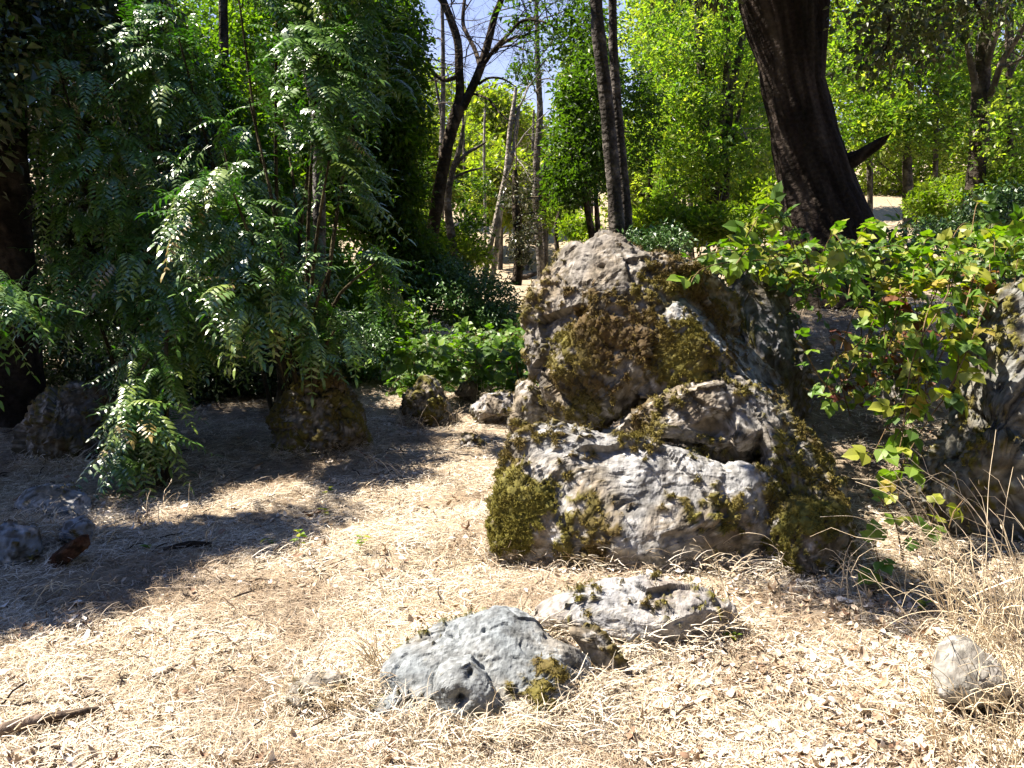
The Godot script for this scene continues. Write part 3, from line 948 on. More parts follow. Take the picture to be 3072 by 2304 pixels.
# ---------------------------------------------------------------- trees
func build_trees() -> void:
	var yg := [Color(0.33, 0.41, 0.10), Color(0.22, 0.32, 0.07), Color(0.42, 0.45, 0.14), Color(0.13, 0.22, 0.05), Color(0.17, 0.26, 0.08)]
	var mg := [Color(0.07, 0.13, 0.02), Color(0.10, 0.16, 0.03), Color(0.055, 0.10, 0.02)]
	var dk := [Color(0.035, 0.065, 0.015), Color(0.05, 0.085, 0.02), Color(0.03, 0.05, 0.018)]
	var bark := Color(0.085, 0.068, 0.052)
	var pale := Color(0.34, 0.31, 0.27)
	var grey := Color(0.17, 0.15, 0.125)
	var t: Node3D

	# forked tree with bare limbs against the sky
	t = thing("forked_tree", "dark leaning tree that forks into bare limbs against the blue sky", "tree", base_of(424, 13.0))
	stems(t, "trunk", [[[420, 268, 13, 7.5], [429, 247, 13, 7], [440, 185, 13, 6.2], [449, 139, 13, 6], [459, 106, 13, 6.4]]], bark, 0.14, 12)
	stems(t, "limb", [
		[[456, 112, 13, 4.6], [460, 92, 13, 4.4], [459, 69, 13, 4.2], [458, 43, 13, 3.8], [451, 20, 13, 3.8], [443, 0, 13, 3.4], [425, -50, 13, 2.4]],
		[[462, 108, 13, 4.6], [470, 92, 13, 4.4], [477, 77, 13, 4.2], [483, 60, 13, 4.0], [489, 39, 13, 3.5], [495, 15, 12.9, 3.2], [501, 0, 12.8, 3], [515, -45, 12.6, 2]],
		[[480, 66, 13, 2.4], [475, 50, 13.2, 2.2], [468, 36, 13.4, 2.1], [463, 22, 13.5, 1.9], [465, -5, 13.6, 1.6], [468, -45, 13.7, 1]],
		[[484, 64, 13, 2.2], [497, 46, 12.7, 1.9], [509, 34, 12.5, 1.6], [522, 21, 12.3, 1.5], [541, 21, 12.1, 1.2], [558, 30, 11.9, 0.7]],
		[[494, 52, 12.8, 1.5], [508, 40, 12.8, 1.4], [526, 35, 12.9, 1.1], [546, 26, 13, 0.7]],
		[[479, 84, 13, 1.4], [489, 78, 12.8, 1.2], [503, 79, 12.6, 1.0], [516, 87, 12.4, 0.5]],
		[[474, 94, 13, 1.3], [488, 99, 12.7, 1.2], [497, 110, 12.5, 1.0], [509, 121, 12.3, 0.6]],
		[[457, 77, 13, 2.2], [443, 80, 13, 1.9], [428, 67, 13, 1.6], [414, 54, 13, 1.3], [401, 44, 13, 0.9], [385, 30, 13, 0.5]],
		[[497, 48, 12.8, 0.9], [515, 46, 12.5, 0.7], [530, 52, 12.3, 0.5], [548, 50, 12.2, 0.3]],
	], bark, 0.08, 8)
	var tw := []
	for p in [[459, 60], [452, 22], [483, 60], [495, 15], [465, 10], [510, 34], [524, 21], [541, 22], [556, 30], [528, 35], [545, 27], [428, 67], [410, 50], [443, 2], [502, -5], [470, 40], [500, 45], [448, 10], [435, -25], [512, -35], [420, 60], [530, 24]]:
		tw.append(W(p[0], p[1], 13.0))
		tw.append(W(p[0] + 3, p[1] - 4, 12.7))
	twiggy(t, tw, bark, 0.9, 0.011, 2, Vector3(0, 0.25, 0.1), 0.4, 0.03)
	crown(t, [[545, 10, 12.2, 45, 35, 0.8, 70], [580, 40, 12, 24, 30, 0.8, 60], [400, -20, 13, 40, 30, 1, 60], [380, 20, 13, 30, 40, 1.0, 60]], M.clump_mid, M.leaf_tree, mg, 0.05, 0.6, 1.0)

	# twin grey trunks
	t = thing("twin_trunk_tree", "straight grey tree with two close trunks rising just behind the huge boulder", "tree", base_of(622, 9.5))
	stems(t, "trunk", [[[590, -160, 9.5, 5.5], [596, 0, 9.5, 6.2], [600, 46, 9.5, 6.6], [607, 108, 9.5, 7], [611, 154, 9.5, 7.2], [615, 200, 9.5, 7.5], [618, 250, 9.5, 8.2], [619, 275, 9.5, 9]], [[612, -30, 9.7, 3.6], [613, 23, 9.7, 4.2], [614, 62, 9.7, 4.7], [617, 108, 9.7, 5], [621, 154, 9.7, 5.4], [625, 200, 9.7, 5.8], [628, 250, 9.7, 6.4], [629, 275, 9.7, 7]]], Color(0.13, 0.115, 0.10), 0.14, 14)
	crown(t, [[600, -150, 9.5, 90, 60, 1.2, 160]], M.clump_mid, M.leaf_tree, mg, 0.05)

	# the big oak
	t = thing("oak_tree", "massive dark oak trunk at upper right, wide at its foot, with a short broken stub", "tree", base_of(828, 8.0))
	stems(t, "trunk", [[[770, -220, 8, 38], [782, -60, 8, 45], [785, 0, 8, 42.5], [788, 31, 8, 36], [794, 85, 8, 30], [800, 116, 8, 30.5], [806, 142, 8, 33], [812, 167, 8, 34], [818, 190, 8, 36.5], [826, 224, 8, 43], [832, 262, 8, 54], [834, 300, 8, 64]]], Color(0.07, 0.056, 0.045), 0.12, 84)
	stems(t, "stub", [[[836, 168, 8, 15], [848, 162, 7.9, 9.5], [860, 156, 7.9, 7.5], [872, 148, 7.8, 6.2], [882, 141, 7.7, 4.2], [889, 135, 7.7, 1.2], [893, 131, 7.7, 0.3]]], Color(0.07, 0.056, 0.045), 0.2, 14)
	stems(t, "limb", [[[800, -60, 8, 22], [860, -130, 7.6, 18], [950, -180, 7.2, 12], [1050, -170, 6.8, 7]], [[765, -150, 8, 20], [700, -230, 7.4, 15], [600, -300, 6.8, 9]], [[740, -190, 7.6, 14], [620, -260, 6.4, 9], [500, -280, 5.4, 6], [420, -240, 4.9, 3.4], [360, -235, 4.4, 1.6]], [[840, -120, 7.6, 6], [868, -50, 7.2, 4], [885, -5, 7.0, 2.5], [888, 40, 6.9, 1.4], [875, 62, 6.8, 0.6]], [[900, -150, 7.4, 5], [940, -60, 7.2, 3], [975, 0, 7.0, 1.5], [985, 30, 7.0, 0.6]]], Color(0.085, 0.068, 0.05), 0.1, 10)
	crown(t, [[900, 22, 7.0, 55, 26, 0.5, 48], [880, 62, 7.0, 26, 24, 0.4, 20], [965, 5, 7.1, 55, 22, 0.5, 40], [920, 48, 6.9, 30, 14, 0.4, 14], [700, -20, 7.6, 40, 20, 0.5, 20], [800, -260, 7.5, 340, 120, 2.2, 1200], [600, -330, 6.5, 200, 70, 1.6, 500], [425, -235, 5.0, 130, 70, 0.7, 230], [385, -255, 4.4, 170, 80, 0.7, 280], [470, -150, 4.3, 90, 40, 0.5, 90], [520, -330, 5.2, 130, 60, 0.7, 200], [1000, -160, 6.8, 160, 80, 1.6, 400]], M.clump_oak, M.leaf_dark, [Color(0.06, 0.085, 0.02), Color(0.09, 0.115, 0.03), Color(0.12, 0.13, 0.035)], 0.02, 0.7, 1.1)

	# forked tree at right
	t = thing("branched_tree", "dark tree with a three-way fork near the right edge, bright leaves behind it", "tree", base_of(976, 12.0))
	stems(t, "trunk", [[[972, 232, 12, 11], [976, 174, 12, 9.2], [978, 154, 12, 9], [980, 108, 12, 9], [981, 77, 12, 8.4], [984, 46, 12, 7], [985, 15, 12, 6.6], [986, -60, 12, 5.5]]], Color(0.11, 0.09, 0.07), 0.14, 14)
	stems(t, "limb", [[[978, 98, 12, 4], [972, 69, 11.9, 3.6], [967, 39, 11.8, 3.2], [964, 14, 11.7, 3], [958, -30, 11.6, 2]], [[983, 80, 12, 4], [988, 60, 11.9, 3.6], [994, 39, 11.8, 3.5], [1004, 12, 11.7, 3.2], [1012, -25, 11.6, 2.4]], [[986, 100, 12, 4], [993, 88, 11.8, 3.4], [1002, 62, 11.6, 3], [1016, 40, 11.4, 2.6], [1034, 8, 11.2, 2]], [[1000, 66, 11.6, 1.6], [1012, 64, 11.4, 1.4], [1030, 52, 11.2, 1]]], Color(0.2, 0.17, 0.14), 0.1, 8)
	twiggy(t, [W(970, 60, 11.9), W(990, 60, 11.9), W(1010, 50, 11.5), W(1020, 35, 11.4), W(1000, 20, 11.7), W(965, 20, 11.7), W(978, 120, 11.7), W(1005, 66, 11.5)], Color(0.2, 0.17, 0.13), 0.8, 0.012, 2, Vector3(0.1, 0.2, 0.3))
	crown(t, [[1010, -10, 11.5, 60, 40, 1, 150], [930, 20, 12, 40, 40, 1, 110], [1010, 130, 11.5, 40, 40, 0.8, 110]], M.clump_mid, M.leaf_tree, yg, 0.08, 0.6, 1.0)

	# multi-stemmed tree
	t = thing("three_stem_tree", "group of three slim dark stems from one foot, with a pale side stem", "tree", base_of(716, 13.0))
	stems(t, "trunk", [[[697, -60, 13, 4], [698, 0, 13, 4.6], [700, 46, 13, 4.8], [703, 100, 13, 4.8], [705, 131, 13, 5], [707, 170, 13, 5.4], [709, 240, 13, 6.4]], [[731, -50, 13, 2.8], [727, 15, 13, 3.5], [727, 69, 13, 3.8], [722, 123, 13, 4.6], [715, 185, 13, 5.2], [713, 245, 13, 6]], [[744, 30, 13, 2.6], [740, 51, 13, 3.8], [730, 100, 13, 4.2], [727, 154, 13, 4.4], [724, 200, 13, 4.8], [722, 245, 13, 5.6]], [[762, 45, 12.8, 1], [750, 74, 12.8, 1.6], [738, 116, 12.8, 1.8], [730, 154, 12.9, 2.2], [724, 215, 13, 2.4]]], Color(0.13, 0.11, 0.085), 0.14, 10)
	twiggy(t, [W(728, 130, 12.7), W(732, 128, 12.7), W(740, 125, 12.6), W(705, 100, 12.8), W(716, 216, 12.6)], pale, 0.7, 0.012, 2, Vector3(0.5, 0.1, 0.3))
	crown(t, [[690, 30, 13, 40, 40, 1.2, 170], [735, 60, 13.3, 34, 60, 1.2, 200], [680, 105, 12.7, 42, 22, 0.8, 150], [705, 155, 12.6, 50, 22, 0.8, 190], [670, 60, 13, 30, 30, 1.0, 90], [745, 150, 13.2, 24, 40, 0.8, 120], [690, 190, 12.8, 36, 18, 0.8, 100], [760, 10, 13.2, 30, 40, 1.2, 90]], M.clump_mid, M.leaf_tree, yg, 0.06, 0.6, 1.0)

	# pale leaning pair
	t = thing("pale_leaning_tree", "two thin pale stems leaning to the right together, bare, in the sunlit middle distance", "tree", base_of(488, 16.0))
	stems(t, "trunk", [[[482, 290, 16, 3.4], [488, 256, 16, 3], [502, 193, 16, 2.8], [507, 167, 16, 2.7], [510, 131, 16, 2.5], [513, 111, 16, 2.2], [516, 88, 16, 1.6]], [[490, 290, 16, 3.2], [496, 255, 16, 2.9], [500, 216, 16, 2.6], [506, 177, 16, 2.5], [513, 154, 16, 2.4], [517, 123, 16, 2.1], [519, 106, 16, 1.4]]], Color(0.42, 0.37, 0.31), 0.1, 8)
	twiggy(t, [W(510, 131, 16), W(516, 110, 16), W(507, 165, 16), W(514, 150, 16)], pale, 1.3, 0.018, 1, Vector3(0.4, 0.6, 0))

	t = thing("slim_tree", "slim straight grey tree just left of the boulder's top, in front of the dry slope", "tree", base_of(541, 17.0))
	stems(t, "trunk", [[[542, 290, 17, 4.2], [540, 256, 17, 3.9], [536, 200, 17, 3.5], [537, 154, 17, 3.4], [540, 116, 17, 3.2], [538, 69, 17, 2.7], [537, 39, 17, 2.2], [536, -40, 17, 1.4]], [[546, 290, 17.2, 3.6], [545, 250, 17.2, 3.2], [543, 215, 17.2, 2.6], [544, 205, 17.2, 1]]], grey, 0.12, 8)
	stems(t, "limb", [[[539, 185, 17, 1.8], [545, 165, 17, 1.6], [556, 150, 17, 1.4], [568, 147, 17, 0.8]], [[540, 132, 17, 1.3], [546, 125, 17, 1], [551, 118, 17, 0.6]], [[538, 70, 17, 1], [546, 60, 17, 0.8], [556, 55, 17, 0.5]]], pale, 0.1, 6)
	twiggy(t, [W(537, 60, 17), W(538, 80, 17), W(537, 40, 17), W(537, 20, 17), W(539, 100, 17), W(536, 10, 17)], grey, 1.3, 0.014, 2, Vector3(0, 0.2, 0.1), 0.4, 0.03)
	crown(t, [[528, 75, 17, 16, 14, 0.6, 50], [548, 45, 17, 26, 22, 1, 40]], M.clump_mid, M.leaf_tree, mg, 0.05, 0.6, 1.0)

	t = thing("slim_tree", "thin straight tree seen just behind the forked tree's trunk", "tree", base_of(442, 17.5))
	stems(t, "trunk", [[[442, -40, 17.5, 1.4], [442, 0, 17.5, 1.6], [443, 46, 17.5, 1.9], [443, 108, 17.5, 2.4], [442, 147, 17.5, 2.9], [440, 270, 17.5, 3.6]], [[434, 72, 17.5, 1.1], [437, 90, 17.5, 1.2], [441, 115, 17.5, 1.4]]], grey, 0.1, 8)
	twiggy(t, [W(443, 40, 17.5), W(443, 60, 17.5), W(443, 85, 17.5), W(442, 20, 17.5), W(442, 5, 17.5)], grey, 1.4, 0.012, 2, Vector3(0, 0.3, 0), 0.4)

	t = thing("crooked_tree", "crooked slim dark tree right of the forked tree's trunk, with one limb arching right", "tree", base_of(456, 14.0))
	stems(t, "trunk", [[[458, 285, 14, 5], [454, 253, 14, 4.5], [448, 208, 14, 3.8], [451, 178, 14, 3], [460, 147, 14, 2.4], [463, 125, 14, 1.2]]], grey, 0.12, 8)
	stems(t, "limb", [[[455, 166, 14, 2], [466, 154, 14, 1.8], [478, 147, 14, 1.4], [486, 142, 14, 0.8]], [[451, 180, 14, 1.6], [466, 172, 14, 1.3], [482, 168, 14, 0.7]]], grey, 0.1, 6)
	crown(t, [[472, 200, 14.6, 26, 26, 0.6, 60], [470, 240, 14.6, 26, 24, 0.6, 80], [415, 190, 15.5, 18, 40, 0.8, 60]], M.clump_mid, M.leaf_tree, mg, 0.06, 0.6, 1.0)

	t = thing("bushy_trunk_tree", "dark short-trunked tree with dull brown-green twigs right of the pale leaning stems", "tree", base_of(518, 15.0))
	stems(t, "trunk", [[[516, 285, 15, 5.5], [519, 255, 15, 4.6], [516, 208, 15, 4], [515, 170, 15, 2.4]]], bark, 0.14, 8)
	var tp := twiggy(t, [W(516, 200, 15), W(517, 215, 15), W(516, 190, 15), W(515, 175, 15), W(518, 228, 15), W(518, 240, 15)], Color(0.14, 0.11, 0.07), 1.0, 0.016, 2, Vector3(0, 0.1, 0), 0.4, 0.05)
	crown(t, [[522, 205, 15, 20, 36, 0.6, 60], [524, 245, 15, 12, 20, 0.4, 50]], M.clump_small, M.leaf_dark, [Color(0.10, 0.09, 0.035), Color(0.07, 0.08, 0.03)], 0.05)

	t = thing("dark_leafy_tree", "dense dark green tree with two slim dark stems, left of the twin trunks", "tree", base_of(592, 11.0))
	stems(t, "trunk", [[[580, 120, 11, 2], [583, 170, 11, 2.6], [587, 208, 11, 3.2], [593, 241, 11, 3.8], [596, 280, 11, 4.6]], [[592, 150, 11.2, 1.6], [596, 200, 11.2, 2.2], [598, 231, 11.2, 2.6], [600, 280, 11.2, 3.2]], [[568, 140, 11, 1.4], [573, 160, 11, 1.8], [580, 185, 11, 2], [588, 215, 11, 2]]], bark, 0.12, 8)
	crown(t, [[590, 90, 11, 30, 34, 0.9, 200], [585, 140, 11, 34, 40, 0.9, 240], [575, 180, 11, 26, 26, 0.7, 180], [640, 120, 11.8, 16, 50, 0.8, 110], [590, 40, 11.5, 24, 30, 0.8, 60]], M.clump_small, M.leaf_tree, [Color(0.06, 0.11, 0.025), Color(0.085, 0.15, 0.03), Color(0.05, 0.085, 0.02)], 0.06)

	t = thing("snag", "short broken dead stem standing on the dry slope beside the boulder", "dead tree", base_of(557, 14.0))
	stems(t, "trunk", [[[558, 270, 14, 3], [557, 247, 14, 2.6], [556, 228, 14, 2.4], [560, 212, 14, 1.8], [561, 207, 14, 0.6]]], bark, 0.16, 8)
	t = thing("thin_tree", "very thin pale bare stem between the forked tree and the pale leaning stems", "tree", base_of(485, 19.0))
	stems(t, "trunk", [[[485, 260, 19, 1.6], [485, 205, 19, 1.4], [484, 154, 19, 1.3], [485, 108, 19, 1]]], pale, 0.1, 6)

	# left side
	t = thing("speckled_trunk_tree", "grey trunk half hidden by pinnate leaves, upper left", "tree", base_of(318, 7.6))
	stems(t, "trunk", [[[292, -140, 7.6, 4.4], [297, -30, 7.6, 5], [301, 26, 7.6, 5.2], [304, 51, 7.6, 5.3], [314, 100, 7.6, 5.6], [318, 130, 7.6, 5.8], [319, 190, 7.6, 6.2], [320, 300, 7.6, 7], [320, 400, 7.6, 8]]], Color(0.17, 0.16, 0.15), 0.12, 12)
	crown(t, [[330, -190, 7.0, 260, 110, 1.6, 620], [470, -230, 6.6, 180, 70, 1.4, 300], [250, -60, 7.8, 90, 40, 0.8, 160]], M.clump_oak, M.leaf_dark, mg, 0.05)
	t = thing("edge_tree", "broad black trunk in deep shade at the left edge", "tree", base_of(8, 6.6))
	stems(t, "trunk", [[[-6, -120, 6.6, 16], [2, 60, 6.6, 18], [6, 160, 6.6, 20], [10, 260, 6.6, 23], [12, 340, 6.6, 27], [12, 420, 6.6, 34]]], Color(0.05, 0.042, 0.035), 0.12, 30)
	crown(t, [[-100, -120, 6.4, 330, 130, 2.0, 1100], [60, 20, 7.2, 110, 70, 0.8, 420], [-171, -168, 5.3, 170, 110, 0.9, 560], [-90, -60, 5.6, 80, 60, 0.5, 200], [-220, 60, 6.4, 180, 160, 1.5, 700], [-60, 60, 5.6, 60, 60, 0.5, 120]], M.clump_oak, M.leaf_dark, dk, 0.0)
	t = thing("shade_tree", "two slim dark trunks among dense dark leaves, upper left corner", "tree", base_of(100, 9.0))
	stems(t, "trunk", [[[80, -60, 9, 5], [83, 60, 9, 5.5], [88, 200, 9, 6.5], [92, 400, 9, 8]], [[118, -40, 9.4, 3], [120, 100, 9.4, 3.4], [122, 200, 9.4, 4], [126, 400, 9.4, 5]]], Color(0.06, 0.05, 0.04), 0.12, 10)
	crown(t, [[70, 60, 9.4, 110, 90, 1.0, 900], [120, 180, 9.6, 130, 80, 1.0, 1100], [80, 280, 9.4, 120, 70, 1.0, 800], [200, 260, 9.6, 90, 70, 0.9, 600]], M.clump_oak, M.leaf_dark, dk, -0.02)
	t = thing("dense_tree", "dense dark evergreen tree filling the gap between pinnate shrubs and the forked tree", "tree", base_of(385, 12.0))
	stems(t, "trunk", [[[392, 60, 12.0, 4], [395, 150, 12.0, 5], [396, 220, 12.0, 6], [398, 330, 12.0, 8]]], Color(0.05, 0.042, 0.034), 0.12, 10)
	crown(t, [[380, 40, 12.0, 42, 60, 0.9, 620], [378, 120, 12.0, 46, 56, 0.9, 760], [374, 190, 11.9, 46, 46, 0.9, 640], [350, 140, 11.8, 50, 90, 0.8, 700], [400, 250, 11.8, 34, 34, 0.7, 300]], M.clump_oak, M.leaf_tree, [Color(0.08, 0.14, 0.025), Color(0.11, 0.18, 0.03), Color(0.055, 0.10, 0.02)], 0.0)
	t = thing("back_tree", "mid-green leafy tree behind the pinnate shrubs, sky glinting through its top", "tree", base_of(220, 10.8))
	stems(t, "trunk", [[[222, -60, 10.8, 4], [225, 120, 10.8, 5], [228, 330, 10.8, 7]]], Color(0.06, 0.05, 0.04), 0.12, 8)
	crown(t, [[210, 60, 10.8, 60, 90, 0.9, 520], [290, 30, 11.5, 90, 70, 1.2, 900], [330, 120, 11.5, 70, 60, 1, 500], [200, 50, 14, 100, 90, 1.2, 700], [300, 50, 14, 90, 90, 1.2, 700], [270, 150, 14, 120, 70, 1.2, 700], [270, 130, 10.8, 80, 70, 0.9, 700], [280, 230, 10.6, 90, 70, 0.9, 800], [340, 300, 10.4, 70, 50, 0.8, 420]], M.clump_oak, M.leaf_tree, [Color(0.13, 0.22, 0.03), Color(0.18, 0.26, 0.04), Color(0.08, 0.15, 0.03)], 0.0)
	t = thing("leaning_shade_tree", "leafy tree shading the ground beyond the left edge", "tree", base_of(-330, 6.4))
	stems(t, "trunk", [[[-340, -300, 6.4, 16], [-335, 0, 6.4, 20], [-330, 430, 6.4, 28]]], bark, 0.12, 14)
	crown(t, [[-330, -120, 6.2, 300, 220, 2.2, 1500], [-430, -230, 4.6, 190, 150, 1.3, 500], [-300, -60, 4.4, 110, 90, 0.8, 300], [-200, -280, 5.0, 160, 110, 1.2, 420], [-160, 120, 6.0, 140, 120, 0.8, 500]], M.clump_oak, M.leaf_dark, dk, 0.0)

	# the wood goes on behind the camera
	for a in [[-7.0, 4.0, 8.5, "left behind"], [-2.5, 6.5, 10.0, "straight behind, a little left of"], [3.0, 5.5, 10.0, "straight behind, a little right of"], [6.5, 2.5, 10.0, "right behind"], [6.0, -2.5, 9.5, "to the right of"]]:
		var at := Vector3(a[0], gh(a[0], a[1]), a[1])
		t = thing("surrounding_tree", "leafy tree of the wood standing %s the camera" % a[3], "tree", at, "trees around the clearing, out of view")
		var m := MB.new()
		tube(m, [at, at + Vector3(0.1, 3, 0), at + Vector3(0, a[2], 0.2)], [0.22, 0.16, 0.08], 10, 0.3, bark, 0.12)
		part(t, "trunk", m.mesh(org), M.bark)
		var xf := []
		var cc := []
		for i in 2300:
			var p := at + Vector3(0, a[2] * 0.62, 0) + rv() * Vector3(3.8, a[2] * 0.5, 3.4)
			if blocks_light(p) or p.y < 0.3:
				continue
			xf.append(Transform3D(Basis.from_euler(rv() * 2.0), p - org))
			var c: Color = pick(dk) * 1.3
			c.a = 1.0
			cc.append(c)
		many(t, "crown", M.clump_far, M.leaf_dark, xf, cc)

	# bright trees behind, at right
	for a in [
		["sunlit_tree", "bright yellow-green tree filling the view right of the oak trunk", 905, 15.0, [[880, 60, 15, 50, 70, 1.5, 420], [930, 100, 15, 50, 60, 1.5, 420], [885, 130, 14.6, 40, 30, 1, 200], [920, 30, 15.4, 60, 40, 1.5, 260]], yg],
		["sunlit_tree", "bright leafy tree behind the three-way forked tree at the right edge", 1010, 16.0, [[1000, 60, 16, 60, 80, 1.5, 460], [1020, 140, 15.6, 50, 50, 1.2, 300], [960, 130, 15.8, 40, 40, 1.2, 240], [1080, 60, 16, 60, 90, 1.5, 260]], [yg[0], yg[1], mg[1]]],
		["sunlit_tree", "bright leafy tree between the twin trunks and the three slim stems", 670, 15.5, [[660, 20, 15.5, 45, 50, 1.5, 300], [690, 90, 15.5, 50, 60, 1.5, 380], [670, 150, 15, 40, 40, 1.2, 260], [745, 100, 15.5, 34, 80, 1.5, 340]], yg],
		["sunlit_tree", "light green tree right behind the oak trunk's left edge", 760, 17.0, [[750, 30, 17, 40, 50, 1.5, 240], [760, 120, 17, 40, 60, 1.5, 300], [745, 200, 16, 30, 30, 1.2, 160]], yg],
	]:
		t = thing(a[0], a[1], "tree", base_of(a[2], a[3]), "bright trees at the back on the right")
		stems(t, "trunk", [[[a[2], 20, a[3], 3], [a[2] + 2, 120, a[3], 4], [a[2] + 3, 225, a[3], 6]]], grey, 0.12, 8)
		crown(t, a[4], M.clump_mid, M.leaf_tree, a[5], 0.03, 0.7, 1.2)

	# hillside trees: [px, crown py, d, rx, ry, tone]
	var hs := [
		[430, 120, 30, 40, 55, "tall pale yellow-green tree on the slope, left of the sky gap"],
		[492, 118, 27, 34, 30, "rounded yellow-green tree on the slope above the pale leaning stems"],
		[520, 140, 34, 30, 26, "hazy light green tree on the slope between the slim stems"],
		[560, 168, 40, 36, 22, "pale olive tree low on the hill under the sky gap"],
		[465, 165, 24, 36, 40, "yellow-green bushy tree behind the forked tree's trunk"],
		[590, 110, 26, 30, 60, "light green tree behind the dark leafy tree"],
		[545, 190, 22, 26, 26, "green shrubby tree right of the slim grey tree"],
		[640, 170, 24, 40, 60, "yellow-green tree low behind the twin trunks"],
		[500, 185, 21, 28, 32, "light green shrubby tree behind the pale leaning stems"],
		[800, 110, 30, 70, 70, "broad light green tree far behind the oak trunk"],
		[900, 150, 28, 60, 50, "broad yellow-green tree behind the oak's broken stub"],
		[1000, 150, 26, 60, 60, "yellow-green tree on the slope at the far right"],
		[720, 150, 27, 50, 70, "light green tree far behind the three slim stems"],
		[405, 160, 24, 34, 70, "green tree behind the dense dark evergreen"],
		[870, 20, 21, 70, 70, "tall light tree filling the top of the view right of the oak"],
		[980, 20, 22, 70, 80, "tall light tree filling the top right corner"],
		[690, 10, 20, 50, 60, "tall light tree above the three slim stems"],
		[770, 20, 24, 50, 70, "tall yellow-green tree hidden behind the oak trunk"],
	]
	for a in hs:
		var gb := base_of(a[0], a[2])
		t = thing("hillside_tree", a[5], "tree", gb, "trees on the hillside behind")
		var foot := pix(gb)
		stems(t, "trunk", [[[a[0], a[1] - 10, a[2], 1.6], [a[0] + 1, (a[1] + foot.y) * 0.5, a[2], 2.2], [a[0], foot.y + 6, a[2], 3]]], grey, 0.1, 6)
		crown(t, [[a[0], a[1], a[2], a[3], a[4], a[2] * 0.06, 330], [a[0] + 8, a[1] + a[4] * 0.6, a[2], a[3] * 0.7, a[4] * 0.5, a[2] * 0.05, 130], [a[0] - 10, a[1] - a[4] * 0.3, a[2], a[3] * 0.6, a[4] * 0.6, a[2] * 0.05, 100]], M.clump_far, M.leaf_tree, [Color(0.30, 0.35, 0.07), Color(0.24, 0.31, 0.06), Color(0.35, 0.35, 0.10)], 0.04, 0.6, 1.1)
	var slim := [[578, 110, 250, 18, 2.0, "slim dark stem just left of the twin trunks"], [650, -20, 235, 15, 2.6, "slim dark stem right of the twin trunks"], [668, -20, 235, 18, 1.8, "thin leaning stem between the twin trunks and the three slim stems"], [684, 0, 232, 16, 2.2, "slim stem just left of the three slim stems"], [748, 0, 225, 19, 2.2, "slim stem close left of the oak trunk"], [870, 60, 205, 16, 2.6, "slim stem behind the oak's broken stub"], [905, 0, 200, 18, 2.2, "slim pale stem between the oak and the forked right tree"], [935, 20, 205, 15, 2.8, "slim dark stem left of the forked right tree"], [1012, 0, 205, 14, 3.0, "slim dark stem at the right edge"], [468, 60, 262, 22, 1.6, "thin far stem right of the leaning forked tree"], [527, 110, 270, 21, 1.8, "thin far stem left of the slim grey tree"], [410, 40, 255, 16, 2.4, "slim stem at the right rim of the dense evergreen"]]
	for a in slim:
		t = thing("slim_tree", a[5], "tree", base_of(a[0], a[3]), "slim trees of the wood")
		var w := rng.randf_range(-7, 7)
		stems(t, "trunk", [[[a[0] + w, a[1], a[3], a[4] * 0.6], [a[0] + w * 0.7, lerpf(a[1], a[2], 0.4), a[3], a[4] * 0.85], [a[0], a[2], a[3], a[4]], [a[0], a[2] + 40, a[3], a[4] * 1.15]]], pick([bark, grey, Color(0.24, 0.21, 0.17)]), 0.12, 8)
		twiggy(t, [W(a[0] + w * 0.8, lerpf(a[1], a[2], 0.2), a[3]), W(a[0] + w * 0.7, lerpf(a[1], a[2], 0.4), a[3]), W(a[0] + w * 0.4, lerpf(a[1], a[2], 0.6), a[3])], grey, 1.2, 0.018, 1, Vector3(0, 0.3, 0.2))
	t = thing("fallen_log", "dark fallen log lying on the dry slope behind the boulder", "log", G(520, 278))
	stems(t, "stem", [[[498, 284, 19.5, 2.6], [512, 280, 19.5, 2.8], [528, 276, 19.6, 2.6], [540, 272, 19.8, 1.8]]], bark, 0.2, 8)

# ---------------------------------------------------------------- shrubs
func frond_xf(p: Vector3, out: Vector3, s: float) -> Transform3D:
	var z := out.normalized()
	var y := Vector3.UP - z * z.y
	y = (y.normalized() + rv() * 0.3).normalized()
	var x := y.cross(z).normalized()
	y = z.cross(x).normalized()
	return Transform3D(Basis(x, y, z).scaled(Vector3(s, s, s)), p)

